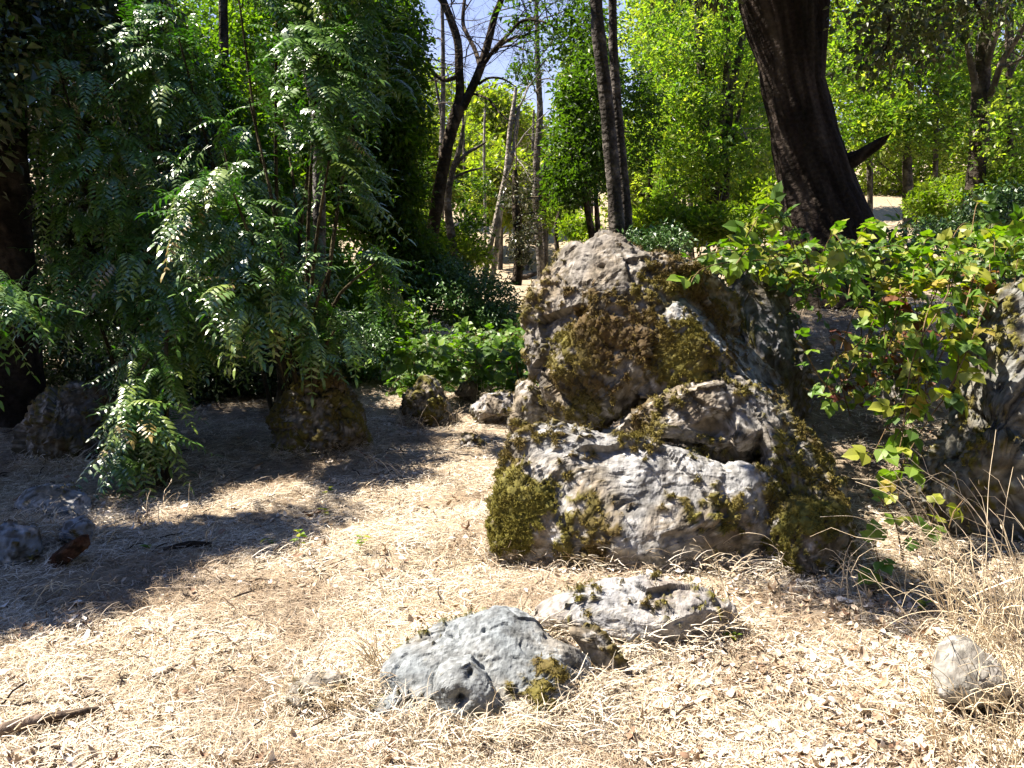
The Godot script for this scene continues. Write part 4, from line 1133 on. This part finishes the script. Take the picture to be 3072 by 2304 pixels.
func pinnate(label: String, foot: Vector3, blobs: Array, singles: int, group := "pinnate-leaved shrubs on the left") -> void:
	var t := thing("pinnate_shrub", label, "shrub", foot, group)
	var mb := MB.new()
	var cand := []
	for b in blobs:
		var C := W(b[0], b[1], b[2])
		var R := Vector3(b[3] * b[2] / 862.0, b[4] * b[2] / 862.0, b[5])
		# a stem that carries this bough
		var top := C + Vector3(0, R.y * 0.4, 0)
		var mid := foot.lerp(top, 0.5) + Vector3(0, 0.25, 0) + rv() * 0.12
		tube(mb, [foot + rv() * 0.08 * Vector3(1, 0, 1), mid, top], [0.02, 0.014, 0.006], 6, 0.1, Color(0.10, 0.085, 0.05), 0.1)
		var made := 0
		var tries := 0
		while made < b[6] * 1.5 and tries < b[6] * 6:
			tries += 1
			var u := rv()
			u *= lerpf(1.0, pow(u.length(), -0.4), 0.7)
			var p := C + u * R
			if n_mid.get_noise_3dv(p * 90.0) < -0.12 or p.y < gh(p.x, p.z) + 0.05 or blocks_light(p, 1.5):
				continue
			made += 1
			var out := (u * Vector3(1, 0.25, 1) + Vector3(0.25, 0.0, 0.45) + rv() * 0.8)
			out.y = clampf(out.y, -0.5, 0.55)
			var s := rng.randf_range(0.42, 0.95)
			cand.append([(p - EYE).length() - (0.5 if u.z > 0 else 0.0), p - out.normalized() * 0.15, out, s])
	part(t, "stem", mb.mesh(org), M.bark)
	cand.sort_custom(func(a, b): return a[0] < b[0])
	var mats := []
	for c in [Color(0.08, 0.17, 0.025), Color(0.11, 0.20, 0.03), Color(0.06, 0.13, 0.022), Color(0.20, 0.28, 0.04), Color(0.30, 0.22, 0.07)]:
		var mt: StandardMaterial3D = M.leaf_frond.duplicate()
		mt.clearcoat_enabled = true
		mt.clearcoat = 0.7
		mt.clearcoat_roughness = 0.32
		mt.albedo_color = c.linear_to_srgb()
		mats.append(mt)
	var rest := [[], [], [], []]
	for i in cand.size():
		var x := frond_xf(cand[i][1] - org, cand[i][2], cand[i][3])
		if i < singles:
			var o := part(t, "frond", M.fronds[rng.randi() % 4], mats[4] if rng.randf() < 0.03 else mats[rng.randi() % 4])
			o.transform = x
		else:
			rest[rng.randi() % 4].append(x)
	for k in 4:
		if rest[k].size():
			var cc := []
			for x in rest[k]:
				cc.append(Color(0.09, 0.175, 0.028) * rng.randf_range(0.75, 1.3))
			many(t, "foliage", M.fronds[k], M.leaf_frond, rest[k], cc)

func build_shrubs() -> void:
	pinnate("tall pinnate-leaved shrub with sun-whitened fronds, centre of the left half", base_of(300, 6.1), [[235, 215, 5.6, 60, 50, 0.45, 170], [265, 290, 5.4, 55, 36, 0.4, 150], [330, 190, 5.9, 50, 70, 0.4, 190], [330, 290, 5.8, 50, 50, 0.4, 150], [320, 80, 6.3, 50, 60, 0.45, 170], [250, 120, 6.2, 60, 50, 0.4, 130], [335, 340, 5.7, 40, 24, 0.3, 50], [225, 165, 6.2, 50, 40, 0.3, 70], [285, 150, 6.9, 60, 80, 0.35, 120], [290, 255, 6.6, 50, 40, 0.3, 70], [375, 60, 6.6, 34, 60, 0.3, 60], [375, 280, 6.2, 30, 40, 0.3, 50]], 290)
	pinnate("upper spray of pinnate leaves against the sky at top left of centre", base_of(270, 6.9), [[240, 20, 6.6, 70, 50, 0.5, 200], [330, 10, 6.7, 50, 50, 0.4, 150], [180, 60, 6.6, 50, 50, 0.4, 100], [280, -60, 6.6, 90, 40, 0.5, 160]], 150)
	pinnate("dark shaded pinnate-leaved shrub under the upper left trees", base_of(130, 6.6), [[110, 180, 6.4, 70, 60, 0.4, 160], [60, 90, 6.6, 70, 60, 0.4, 120], [150, 270, 6.2, 60, 50, 0.4, 140], [70, 290, 6.2, 50, 50, 0.3, 90], [190, 340, 5.8, 50, 30, 0.3, 90], [150, 60, 6.8, 50, 60, 0.3, 90]], 120)
	pinnate("low pinnate sapling hanging over the shaded ground at left", base_of(150, 5.2), [[140, 420, 5.1, 36, 30, 0.25, 70], [150, 370, 5.3, 40, 30, 0.25, 60], [175, 300, 5.6, 30, 24, 0.2, 30], [130, 450, 5.0, 26, 16, 0.2, 30]], 120)
	pinnate("small spray of sunlit pinnate leaves at the left edge", base_of(-30, 4.9), [[0, 300, 4.8, 26, 22, 0.2, 34], [-40, 320, 4.8, 30, 40, 0.3, 40]], 50)
	# broad-leaved shrubs
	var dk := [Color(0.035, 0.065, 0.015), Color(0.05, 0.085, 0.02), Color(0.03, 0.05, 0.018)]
	var mg := [Color(0.06, 0.13, 0.03), Color(0.085, 0.16, 0.035), Color(0.05, 0.10, 0.025)]
	var yg := [Color(0.26, 0.34, 0.05), Color(0.19, 0.28, 0.04), Color(0.31, 0.35, 0.08)]
	for a in [
		["leafy_shrub", "dark glossy shrub in the middle distance below the forked tree", 478, 11.5, [[470, 300, 11.5, 46, 28, 0.6, 420], [440, 280, 11.8, 30, 26, 0.6, 260], [500, 320, 11.2, 28, 16, 0.5, 160]], mg],
		["leafy_shrub", "dense shaded shrub between pinnate fronds and the sunlit bramble patch", 385, 11.4, [[385, 300, 11.4, 46, 40, 0.6, 560], [350, 345, 8.8, 40, 36, 0.5, 420], [415, 285, 11.8, 30, 40, 0.5, 300]], mg],
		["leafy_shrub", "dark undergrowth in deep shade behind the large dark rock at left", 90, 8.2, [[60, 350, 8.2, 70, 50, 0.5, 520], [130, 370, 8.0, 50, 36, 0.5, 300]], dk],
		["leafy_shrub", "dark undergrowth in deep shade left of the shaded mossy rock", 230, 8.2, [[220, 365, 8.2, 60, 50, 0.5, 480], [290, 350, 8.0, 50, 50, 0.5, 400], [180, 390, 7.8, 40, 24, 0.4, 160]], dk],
		["leafy_shrub", "yellow-green shrub at the foot of the forked tree", 455, 14.5, [[450, 255, 14.5, 40, 24, 0.7, 300], [418, 235, 15, 26, 26, 0.6, 180]], yg],
		["leafy_shrub", "sunlit shrub under the three slim stems", 690, 12.0, [[665, 225, 12, 40, 20, 0.7, 320], [720, 228, 11.6, 40, 16, 0.6, 280], [760, 215, 12, 26, 30, 0.6, 220]], yg],
		["leafy_shrub", "green shrub behind the top of the huge boulder", 655, 9.0, [[655, 245, 9.2, 34, 14, 0.5, 200]], mg],
		["leafy_shrub", "light green shrub right of the oak's foot, dry grass showing behind it", 930, 12.5, [[950, 205, 12.5, 36, 24, 0.6, 240], [1010, 200, 12, 40, 34, 0.6, 300]], yg],
		["leafy_shrub", "dark leafy shrub at the right edge above the bramble", 1000, 9.0, [[1005, 215, 9, 40, 24, 0.5, 240], [950, 235, 9, 40, 14, 0.5, 140]], mg],
		["leafy_shrub", "small olive shrub on the dry slope right of the dark fallen log", 575, 13.5, [[580, 230, 13.5, 18, 14, 0.4, 90], [560, 215, 15, 16, 10, 0.4, 50]], yg],
	]:
		var t := thing(a[0], a[1], "shrub", base_of(a[2], a[3]), "broad-leaved shrubs")
		var from := []
		for i in 5:
			from.append(t.position + Vector3(rng.randf_range(-0.2, 0.2), 0, rng.randf_range(-0.2, 0.2)))
		twiggy(t, from, Color(0.11, 0.09, 0.06), 0.9, 0.02, 1, Vector3(0, 1.4, 0))
		crown(t, a[4], M.clump_small if a[3] < 12.0 else M.clump_mid, M.leaf_tree if a[5] == yg else M.leaf_dark, a[5], 0.0, 0.6, 1.0, "foliage")

# ---------------------------------------------------------------- brambles
func leaf_tones() -> Array:
	if not M.has("tones"):
		var r := []
		for c in [Color(0.11, 0.21, 0.03), Color(0.19, 0.29, 0.04), Color(0.08, 0.15, 0.03), Color(0.32, 0.34, 0.05), Color(0.38, 0.30, 0.06), Color(0.22, 0.10, 0.05), Color(0.16, 0.05, 0.035)]:
			var mt: StandardMaterial3D = M.leaf_bramble.duplicate()
			mt.albedo_color = c.linear_to_srgb()
			r.append(mt)
		M.tones = r
	return M.tones

func bramble(label: String, foot: Vector3, canes: Array, spacing: float, size: float, mix: Array, singles := 300, group := "bramble plants") -> void:
	# canes: arrays of [px, py, d]
	var t := thing("bramble", label, "bramble", foot, group)
	var mb := MB.new()
	var cand := []
	for cn in canes:
		var pts := []
		var rad := []
		for i in cn.size():
			pts.append(W(cn[i][0], cn[i][1], cn[i][2]) + rv() * 0.01)
			rad.append(lerpf(0.0042, 0.0018, float(i) / cn.size()))
		tube(mb, pts, rad, 5, 0.06, Color(0.22, 0.15, 0.08), 0.0)
		var cp := curve_pts(pts, rad, 0.02)
		var run := rng.randf() * spacing
		for i in range(1, cp.size()):
			run += cp[i][0].distance_to(cp[i - 1][0])
			if run > spacing:
				run = rng.randf_range(-0.3, 0.3) * spacing
				var along: Vector3 = (cp[i][0] - cp[i - 1][0]).normalized()
				var side := along.cross(rv()).normalized()
				var z := (side * 0.9 + along * 0.25 + Vector3(0, 0.05, 0.35)).normalized()
				var y := (Vector3(0, 1.0, 0.35) + rv() * 0.5)
				y = (y - z * y.dot(z)).normalized()
				var x := y.cross(z).normalized()
				var s := rng.randf_range(0.7, 1.25) * size * 1.2
				cand.append([(cp[i][0] - EYE).length() / s, Transform3D(Basis(x, y, z).scaled(Vector3(s, s, s)), cp[i][0] - org)])
	part(t, "cane", mb.mesh(org), M.wood)
	cand.sort_custom(func(a, b): return a[0] < b[0])
	var tones := leaf_tones()
	var xf := []
	var cc := []
	for i in cand.size():
		if i < singles:
			var o := part(t, "leaf", M.tri[rng.randi() % 8], tones[pick(mix)])
			o.transform = cand[i][1]
		else:
			xf.append(cand[i][1])
			cc.append(tones[pick(mix)].albedo_color.srgb_to_linear())
	if xf.size():
		many(t, "foliage", M.tri[0], M.leaf_bramble, xf, cc)

func arc(px: float, py: float, d: float, qx: float, qy: float, qd: float, lift: float) -> Array:
	return [[px, py, d], [lerpf(px, qx, 0.3), lerpf(py, qy, 0.3) - lift * 0.8, lerpf(d, qd, 0.3)], [lerpf(px, qx, 0.65), lerpf(py, qy, 0.65) - lift, lerpf(d, qd, 0.65)], [qx, qy, qd]]

func build_brambles() -> void:
	var fresh := [0, 0, 1, 1, 2, 3]
	var turning := [0, 1, 1, 2, 3, 3, 4, 5, 6]
	# hanging curtain in front of the right rock
	bramble("bramble canes hanging down in front of the right rock, leaves green to yellow", W(930, 300, 4.6), [
		[[960, 262, 4.6], [945, 300, 4.3], [915, 350, 4.1], [905, 400, 4.0], [902, 440, 3.95], [890, 478, 3.9]],
		[[975, 270, 4.5], [960, 330, 4.2], [955, 380, 4.1], [930, 420, 4.0], [905, 460, 3.9], [895, 490, 3.9]],
		[[900, 265, 4.9], [880, 310, 4.6], [865, 345, 4.5], [850, 370, 4.5]],
		[[930, 262, 4.7], [905, 300, 4.5], [890, 340, 4.4], [878, 380, 4.3], [870, 410, 4.3]],
		[[950, 330, 4.3], [920, 370, 4.1], [890, 420, 4.0], [872, 455, 4.0], [868, 470, 4.0]],
		[[990, 300, 4.2], [968, 350, 4.1], [950, 385, 4.0], [935, 400, 3.9]],
		[[905, 460, 3.9], [900, 480, 3.85], [897, 500, 3.85]],
		[[940, 280, 4.6], [925, 320, 4.3], [920, 360, 4.1], [915, 400, 4.0], [895, 440, 3.95]],
		[[880, 275, 4.9], [862, 300, 4.7], [850, 325, 4.6], [842, 350, 4.55]],
		[[965, 300, 4.4], [948, 340, 4.2], [935, 370, 4.1], [925, 395, 4.0]],
		[[920, 280, 4.8], [890, 300, 4.6], [872, 325, 4.5], [862, 365, 4.4]],
	], 0.07, 1.2, [0, 1, 1, 1, 1, 3, 3, 2, 4])
	# mass on the bank
	var canes := []
	for i in 74:
		var x0 := rng.randf_range(790, 1060)
		var d0 := rng.randf_range(5.0, 6.8)
		canes.append(arc(x0, rng.randf_range(255, 300), d0, x0 + rng.randf_range(-70, 50), rng.randf_range(232, 325), d0 - rng.randf_range(0.2, 1.0), rng.randf_range(8, 42)))
	bramble("thick bramble covering the bank below the oak, yellowing leaves", base_of(920, 6.0), canes, 0.06, 1.0, [0, 1, 1, 1, 2, 3, 0, 3], 300)
	canes = []
	for i in 18:
		var x0 := rng.randf_range(890, 1030)
		canes.append(arc(x0, rng.randf_range(270, 330), 4.9, x0 + rng.randf_range(-60, 40), rng.randf_range(280, 360), 4.4, rng.randf_range(5, 30)))
	bramble("bramble with red and brown leaves above the right rock", base_of(980, 5.0), canes, 0.065, 0.95, [4, 5, 3, 6, 3, 3, 1, 1, 0])
	canes = []
	for i in 14:
		var x0 := rng.randf_range(690, 800)
		canes.append(arc(x0, rng.randf_range(250, 285), 6.0, x0 + rng.randf_range(-60, 40), rng.randf_range(238, 275), 5.3, rng.randf_range(2, 16)))
	canes.append([[800, 262, 5.4], [760, 250, 5.0], [710, 254, 4.8], [672, 268, 4.65]])
	canes.append([[770, 260, 5.3], [730, 262, 4.9], [700, 270, 4.6], [690, 285, 4.5]])
	bramble("bramble trailing over the top right of the huge boulder", base_of(745, 5.9), canes, 0.06, 0.9, fresh, 220)
	canes = []
	for i in 22:
		var x0 := rng.randf_range(835, 925)
		canes.append(arc(x0, rng.randf_range(330, 420), 5.6, x0 + rng.randf_range(-50, 50), rng.randf_range(300, 420), 5.0, rng.randf_range(0, 25)))
	bramble("sparse bramble in the shaded gully between the huge boulder and the right rock", base_of(850, 5.4), canes, 0.09, 0.8, turning, 120)
	bramble("reddish bramble shoot reaching left across the boulder's right shoulder", W(835, 395, 4.4), [[[840, 400, 4.4], [820, 378, 4.3], [803, 345, 4.2], [795, 338, 4.15]], [[835, 398, 4.4], [820, 396, 4.3], [805, 388, 4.2]]], 0.09, 0.8, [0, 1])
	# sprigs in the litter
	bramble("low bramble sprig of broad light-green leaves in the litter below the right rock", G(905, 560), [[[905, 560, 3.7], [895, 520, 3.65], [878, 498, 3.6]], [[925, 545, 3.7], [935, 515, 3.6], [928, 500, 3.6]], [[945, 540, 3.7], [955, 512, 3.7], [965, 498, 3.75]], [[880, 590, 3.6], [876, 560, 3.55], [874, 545, 3.5]]], 0.075, 1.05, [1, 1, 0, 3])
	# the sunlit patch at the end of the clearing
	canes = []
	for i in 120:
		var x0 := rng.randf_range(395, 560)
		var d0 := rng.randf_range(8.3, 11.2)
		var y0 := pix(base_of(x0, d0)).y
		canes.append(arc(x0, y0, d0, x0 + rng.randf_range(-45, 45), y0 + rng.randf_range(-16, 6), d0 - rng.randf_range(0.1, 0.9), rng.randf_range(10, 30)))
	bramble("wide sunlit patch of low bramble between the shrubs and the huge boulder", base_of(475, 9.4), canes, 0.055, 1.25, [0, 0, 0, 1, 2], 300)
	canes = []
	for i in 34:
		var x0 := rng.randf_range(400, 525)
		canes.append(arc(x0, 392, 7.9, x0 + rng.randf_range(-30, 50), rng.randf_range(350, 375), 7.4, rng.randf_range(8, 25)))
	bramble("front clump of bramble with large pale leaves at the end of the clearing", base_of(440, 7.8), canes, 0.075, 1.25, [0, 0, 1, 2], 200)

# ---------------------------------------------------------------- litter
func build_litter() -> void:
	var straw_cols := [Color(0.60, 0.51, 0.375), Color(0.67, 0.59, 0.46), Color(0.50, 0.405, 0.27), Color(0.71, 0.64, 0.52), Color(0.33, 0.25, 0.16)]
	var leaf_cols := [Color(0.54, 0.46, 0.36), Color(0.61, 0.54, 0.45), Color(0.45, 0.36, 0.26), Color(0.31, 0.22, 0.14), Color(0.66, 0.61, 0.54), Color(0.20, 0.125, 0.08), Color(0.48, 0.39, 0.29), Color(0.36, 0.28, 0.20)]
	org = Vector3.ZERO
	var sx := [[], [], []]
	var sc := [[], [], []]
	for i in 30000:
		var d := lerpf(2.1, 9.5, pow(rng.randf(), 1.35))
		var x := rng.randf_range(-0.66, 0.66) * d
		var p := Vector3(x, 0, -d)
		var dens := n_mid.get_noise_2d(x * 30.0, d * 30.0) * 0.5 + 0.6
		if x > 0.6:
			dens *= 0.75
		if rng.randf() > dens:
			continue
		p.y = gh(x, -d) + rng.randf_range(0.0, 0.015)
		var k := rng.randi() % 3
		var s := rng.randf_range(0.7, 1.4)
		sx[k].append(Transform3D(Basis.from_euler(Vector3(rng.randf_range(-0.15, 0.15), rng.randf() * TAU, rng.randf_range(-0.15, 0.15))).scaled(Vector3(s, s * rng.randf_range(0.6, 1.2), s)), p))
		sc[k].append((pick(straw_cols) * rng.randf_range(0.8, 1.15)).lerp(Color(0.22, 0.15, 0.09), smoothstep(0.05, 0.4, n_mid.get_noise_2d(x * 22.0 + 40.0, d * 22.0)) * 0.7))
	# straw drifted against the feet of the rocks
	for line in [[372, 738, 480, 750], [480, 750, 570, 732], [570, 732, 598, 690], [538, 640, 650, 655], [650, 655, 738, 632], [930, 694, 1012, 698], [488, 556, 600, 570], [600, 570, 760, 572], [760, 568, 856, 560], [286, 706, 352, 706], [272, 460, 370, 455], [18, 470, 118, 474], [400, 424, 456, 424], [20, 532, 95, 545]]:
		var ends := [G(line[0], line[1]), G(line[2], line[3])]
		for i in 110:
			var f := rng.randf()
			var q: Vector3 = ends[0].lerp(ends[1], f) + Vector3(rng.randf_range(-0.03, 0.03), 0, rng.randf_range(-0.05, 0.03))
			var k := rng.randi() % 3
			var s := rng.randf_range(0.8, 1.5)
			sx[k].append(Transform3D(Basis.from_euler(Vector3(rng.randf_range(-0.4, 0.4), rng.randf() * TAU, rng.randf_range(-0.4, 0.4))).scaled(Vector3(s, s * 1.4, s)), Vector3(q.x, gh(q.x, q.z) + rng.randf_range(0.005, 0.04), q.z)))
			sc[k].append(pick(straw_cols) * rng.randf_range(0.75, 1.1))
	for k in 3:
		var o := many(self, "dry_grass", M.straws[k], M.straw, sx[k], sc[k])
		o.name = numbered("dry_grass")
		tag(o, ["mat of flattened dry straw covering the clearing", "loose longer bent straw scattered over the clearing", "short broken straw between the leaves of the clearing"][k], "grass", "", "stuff")
	# leaves: the nearest ones single, the rest one mass each
	var all := []
	for i in 30000:
		var d := lerpf(2.15, 8.0, pow(rng.randf(), 1.5))
		var x := rng.randf_range(-0.66, 0.66) * d
		var dens := 0.08 + 0.55 * smoothstep(-0.2, 1.1, x) + n_mid.get_noise_2d(x * 40.0 + 500.0, d * 40.0) * 0.7
		if rng.randf() > dens:
			continue
		var p := Vector3(x, gh(x, -d) + rng.randf_range(0.01, 0.035), -d)
		var s := rng.randf_range(0.3, 0.95) * (1.7 if rng.randf() < 0.10 else 1.0)
		var b := Basis.from_euler(Vector3(rng.randf_range(-0.6, 0.6), rng.randf() * TAU, rng.randf_range(-0.6, 0.6))).scaled(Vector3(s, s, s))
		all.append([d - s * 0.8, Transform3D(b, p)])
	all.sort_custom(func(a, b): return a[0] < b[0])
	var mats := []
	for c in leaf_cols:
		var mt: StandardMaterial3D = M.litter.duplicate()
		mt.albedo_color = c.linear_to_srgb()
		mats.append(mt)
	var rx := [[], [], [], []]
	var rc := [[], [], [], []]
	for i in all.size():
		if i < 300:
			var o := part(M.ground, "dry_leaf", M.dry[rng.randi() % 4], pick(mats))
			o.transform = all[i][1]
		else:
			var k := rng.randi() % 4
			rx[k].append(all[i][1])
			rc[k].append(pick(leaf_cols) * rng.randf_range(0.8, 1.15))
	for k in 4:
		var o := many(self, "leaf_litter", M.dry[k], M.litter, rx[k], rc[k])
		o.name = numbered("leaf_litter")
		tag(o, ["curled tan fallen leaves strewn over the clearing", "flat pale fallen leaves strewn over the clearing", "arched small fallen leaves strewn over the clearing", "tightly curled fallen leaves strewn over the clearing"][k], "leaf litter", "", "stuff")

# dark broken twigs and bark crumbs in the straw
func build_twigs() -> void:
	var m := MB.new()
	tube(m, [Vector3(-0.05, 0, 0), Vector3(-0.01, 0.004, 0.006), Vector3(0.02, 0, -0.003), Vector3(0.05, 0.003, 0.008)], [0.0022, 0.003, 0.0026, 0.0012], 5, 0.02, Color(1, 1, 1), 0.0)
	var xf := []
	var cc := []
	for i in 1500:
		var d := lerpf(2.1, 8.0, pow(rng.randf(), 1.3))
		var x := rng.randf_range(-0.66, 0.66) * d
		if n_mid.get_noise_2d(x * 35.0 + 90.0, d * 35.0) < 0.05:
			continue
		var s := rng.randf_range(0.25, 1.1)
		xf.append(Transform3D(Basis.from_euler(Vector3(0, rng.randf() * TAU, rng.randf_range(-0.3, 0.3))).scaled(Vector3(s, s * 1.3, s * 1.3)), Vector3(x, gh(x, -d) + rng.randf_range(0.012, 0.035), -d)))
		cc.append(pick([Color(0.08, 0.06, 0.045), Color(0.14, 0.10, 0.07), Color(0.3, 0.24, 0.18), Color(0.05, 0.04, 0.035)]))
	var o := many(self, "twigs", m.mesh(Vector3.ZERO), M.wood, xf, cc)
	tag(o, "small dark broken twigs and bark crumbs strewn through the straw", "twigs", "", "stuff")

# ---------------------------------------------------------------- small things
func stalks(label: String, foot: Vector3, count: int, h: float, spread: float, lean: Vector3, group := "tufts of tall dry grass") -> void:
	var t := thing("dry_grass_tuft", label, "grass tuft", foot, group)
	var m := MB.new()
	for i in count:
		var p := foot + Vector3(rng.randf_range(-1, 1), 0, rng.randf_range(-1, 1)) * spread
		p.y = gh(p.x, p.z)
		var d := (Vector3(0, 1, 0) + lean + rv() * 0.45).normalized()
		var l := h * rng.randf_range(0.4, 1.1)
		var pts := [p]
		var rad := [0.0026]
		var col := Color(0.66, 0.55, 0.38) * rng.randf_range(0.7, 1.2)
		for k in 5:
			d = (d + rv() * 0.22 + Vector3(0, -0.09 * k, 0) + lean * 0.12).normalized()
			pts.append(pts[-1] + d * l / 5.0)
			rad.append(lerpf(0.0026, 0.0009, (k + 1) / 5.0))
			if k > 1 and rng.randf() < 0.45:
				var sd := (d + rv() * 0.8).normalized()
				tube(m, [pts[-1], pts[-1] + sd * l * 0.12, pts[-1] + (sd + Vector3(0, -0.4, 0)).normalized() * l * 0.22], [0.0011, 0.0009, 0.0005], 3, 0.05, col, 0.0)
				if rng.randf() < 0.4:
					blade_leaf(m, pts[-1] + sd * l * 0.18, sd, rv().normalized(), 0.022, 0.004, col)
		tube(m, pts, rad, 3, 0.03, col, 0.0)
		if rng.randf() < 0.5:
			var bd := (Vector3(rng.randf_range(-1, 1), 0.6, rng.randf_range(-1, 1)) + lean).normalized()
			blade_leaf(m, pts[1], bd, bd.cross(rv()).normalized(), l * 0.35, 0.006, col * 1.05)
	part(t, "stalks", m.mesh(org), M.straw, "stuff")

func seedling(label: String, foot: Vector3, h: float, n: int, col: int) -> void:
	var t := thing("seedling", label, "seedling", foot, "small green seedlings in the straw")
	var m := MB.new()
	var top := foot + Vector3(rng.randf_range(-0.02, 0.02), h, 0)
	tube(m, [foot, top], [0.0016, 0.001], 4, 0.03, Color(0.2, 0.2, 0.06), 0.0)
	part(t, "stem", m.mesh(org), M.wood)
	for i in n:
		var lm := MB.new()
		var a := rng.randf() * TAU
		ovate(lm, Vector3.ZERO, Vector3(cos(a), rng.randf_range(-0.1, 0.5), sin(a)).normalized(), (Vector3.UP + rv() * 0.3).normalized(), rng.randf_range(0.035, 0.05), rng.randf_range(0.022, 0.032), Color(1, 1, 1))
		var o := part(t, "leaf", lm.mesh(Vector3.ZERO, false), leaf_tones()[col if i % 3 else 3])
		o.position = (top - org) * (0.45 + 0.55 * float(i + 1) / n)

func stick(label: String, l: Array, col: Color, rough: float, group := "", called := "stick") -> void:
	var pts := []
	var rad := []
	for e in l:
		var p := G(e[0], e[1])
		pts.append(p + Vector3(0, (e[3] if e.size() > 3 else e[2]) + 0.022, 0))
		rad.append(e[2])
	var t := thing(called, label, "stick", pts[0], group)
	var m := MB.new()
	tube(m, pts, rad, 9, 0.02, col, rough)
	part(t, "stem", m.mesh(org), M.wood)

func build_small() -> void:
	stalks("tall dry grass stalks leaning left in front of the right rock, the tallest tuft", G(990, 640), 80, 0.72, 0.17, Vector3(-0.28, 0, 0.05))
	stalks("dry grass tuft at the right edge beside the tall stalks", G(1015, 690), 90, 0.42, 0.2, Vector3(-0.25, 0, 0.1))
	stalks("dry grass tuft in the bottom right corner", G(1000, 755), 110, 0.3, 0.2, Vector3(-0.3, 0.0, 0.05))
	stalks("straw stalks lying over the low flat rock's right end", G(745, 630), 22, 0.42, 0.10, Vector3(-0.5, -0.45, 0.1))
	stalks("bent straw stalks against the huge boulder's front foot", G(705, 568), 24, 0.34, 0.14, Vector3(0.3, -0.35, 0.1))
	stalks("thin dry grass drooping at the left rim of the straw clearing in shade", G(60, 600), 26, 0.16, 0.16, Vector3(0.5, -0.2, 0.0))
	stalks("nodding dry grass in the clearing near the shaded mossy rock", G(395, 475), 10, 0.22, 0.2, Vector3(-0.3, 0, 0.0))
	stalks("dry weeds in front of the pointed rock", G(430, 425), 26, 0.24, 0.25, Vector3(0, 0, 0.0))
	stalks("dry grass clump beside the pale slab", G(465, 400), 34, 0.3, 0.25, Vector3(0, 0, 0.0))
	stalks("drooping straw over the cracked sunken stone", G(355, 705), 34, 0.2, 0.08, Vector3(-0.3, -0.2, 0.1))
	stalks("long straw leaning on the blue-grey foreground rock's left face", G(385, 680), 24, 0.2, 0.06, Vector3(-0.3, -0.1, 0.1))
	stalks("few bent stalks at the foot of the foreground rock", G(480, 752), 12, 0.2, 0.12, Vector3(0.3, -0.1, 0.1))
	stalks("dry grass along the shaded flat stones at left", G(160, 525), 40, 0.16, 0.4, Vector3(0.2, 0, 0.0))
	stalks("scattered stalks in the right litter above the half-buried stone", G(880, 600), 16, 0.3, 0.2, Vector3(-0.2, 0, 0.05))
	for s in [["small green seedling left of centre, the tallest of the row", 298, 548, 0.13, 8, 1], ["small green seedling with round leaves, nearest the huge boulder", 359, 546, 0.09, 7, 1], ["tiny green seedling left of the taller one", 270, 540, 0.05, 4, 0], ["tiny seedling in shade-edge straw, upper centre left", 327, 490, 0.06, 4, 0], ["yellowish seedling at the edge of the shade above the row", 325, 508, 0.04, 4, 3], ["tiny green sprout beside the low rock's right end", 688, 628, 0.06, 5, 1], ["green sprout in litter right of the low flat rock", 732, 636, 0.05, 5, 1], ["green sprout in the right litter below the bramble sprigs", 868, 582, 0.05, 5, 1], ["green sprout at the foot of the tall dry stalks", 925, 608, 0.06, 6, 0], ["green sprout in front of the huge boulder's foot", 640, 562, 0.05, 5, 1], ["tiny green sprout by the dark twig at left", 152, 545, 0.04, 4, 0]]:
		seedling(s[0], G(s[1], s[2] + 8), s[3], s[4], s[5])
	stick("dark weathered branch lying in the bottom left corner", [[-20, 752, 0.02], [20, 738, 0.021], [60, 728, 0.018], [98, 719, 0.012], [102, 718, 0.004]], Color(0.17, 0.13, 0.10), 0.3, "", "branch")
	lone_rock("wood_chunk", "rusty brown broken wood chunk beside the smaller bluish stone at left", V([44, 566, 52, 556, 66, 545, 82, 535, 89, 534, 91, 544, 78, 556, 62, 566]), 4.3, 0.3, 0.05, 0.08, {"res": 26, "amp": 0.35, "fq": 4.0, "e": 0.6, "sit": [60, 566, 0.0]}, {"mat": M.wood, "base": Color(0.10, 0.05, 0.03), "tan": Color(0.13, 0.06, 0.03), "dark": Color(0.04, 0.03, 0.02), "pale": Color(0.16, 0.09, 0.05), "moss": -0.5})
	stick("short dark stick on the straw near the shade edge", [[164, 556, 0.012], [190, 552, 0.018], [212, 551, 0.012]], Color(0.06, 0.05, 0.04), 0.3)
	stick("thin dark twig at the foot of the foreground rock", [[398, 708, 0.004, 0.05], [425, 722, 0.005, 0.02], [470, 745, 0.004, 0.03], [490, 760, 0.003]], Color(0.09, 0.07, 0.055), 0.1)
	stick("forked grey twig right of the foreground rock", [[562, 660, 0.006, 0.06], [585, 668, 0.006, 0.03], [615, 680, 0.005], [635, 690, 0.003]], Color(0.16, 0.13, 0.1), 0.1)
	stick("pale twig in the litter below the low rock", [[620, 692, 0.005, 0.02], [640, 680, 0.006], [660, 672, 0.006], [690, 668, 0.003]], Color(0.3, 0.25, 0.2), 0.1)
	stick("pale twig crossing the litter at lower centre right", [[738, 690, 0.004, 0.01], [748, 708, 0.004], [760, 718, 0.004]], Color(0.5, 0.42, 0.33), 0.1)
	stick("red-brown thin stem lying by the shaded mossy rock", [[345, 452, 0.004, 0.05], [365, 462, 0.004, 0.03], [385, 472, 0.003]], Color(0.35, 0.2, 0.13), 0.1)
	stick("dark crumbling twig in the straw at lower left", [[145, 688, 0.008], [165, 682, 0.01], [185, 668, 0.006]], Color(0.12, 0.09, 0.07), 0.3)
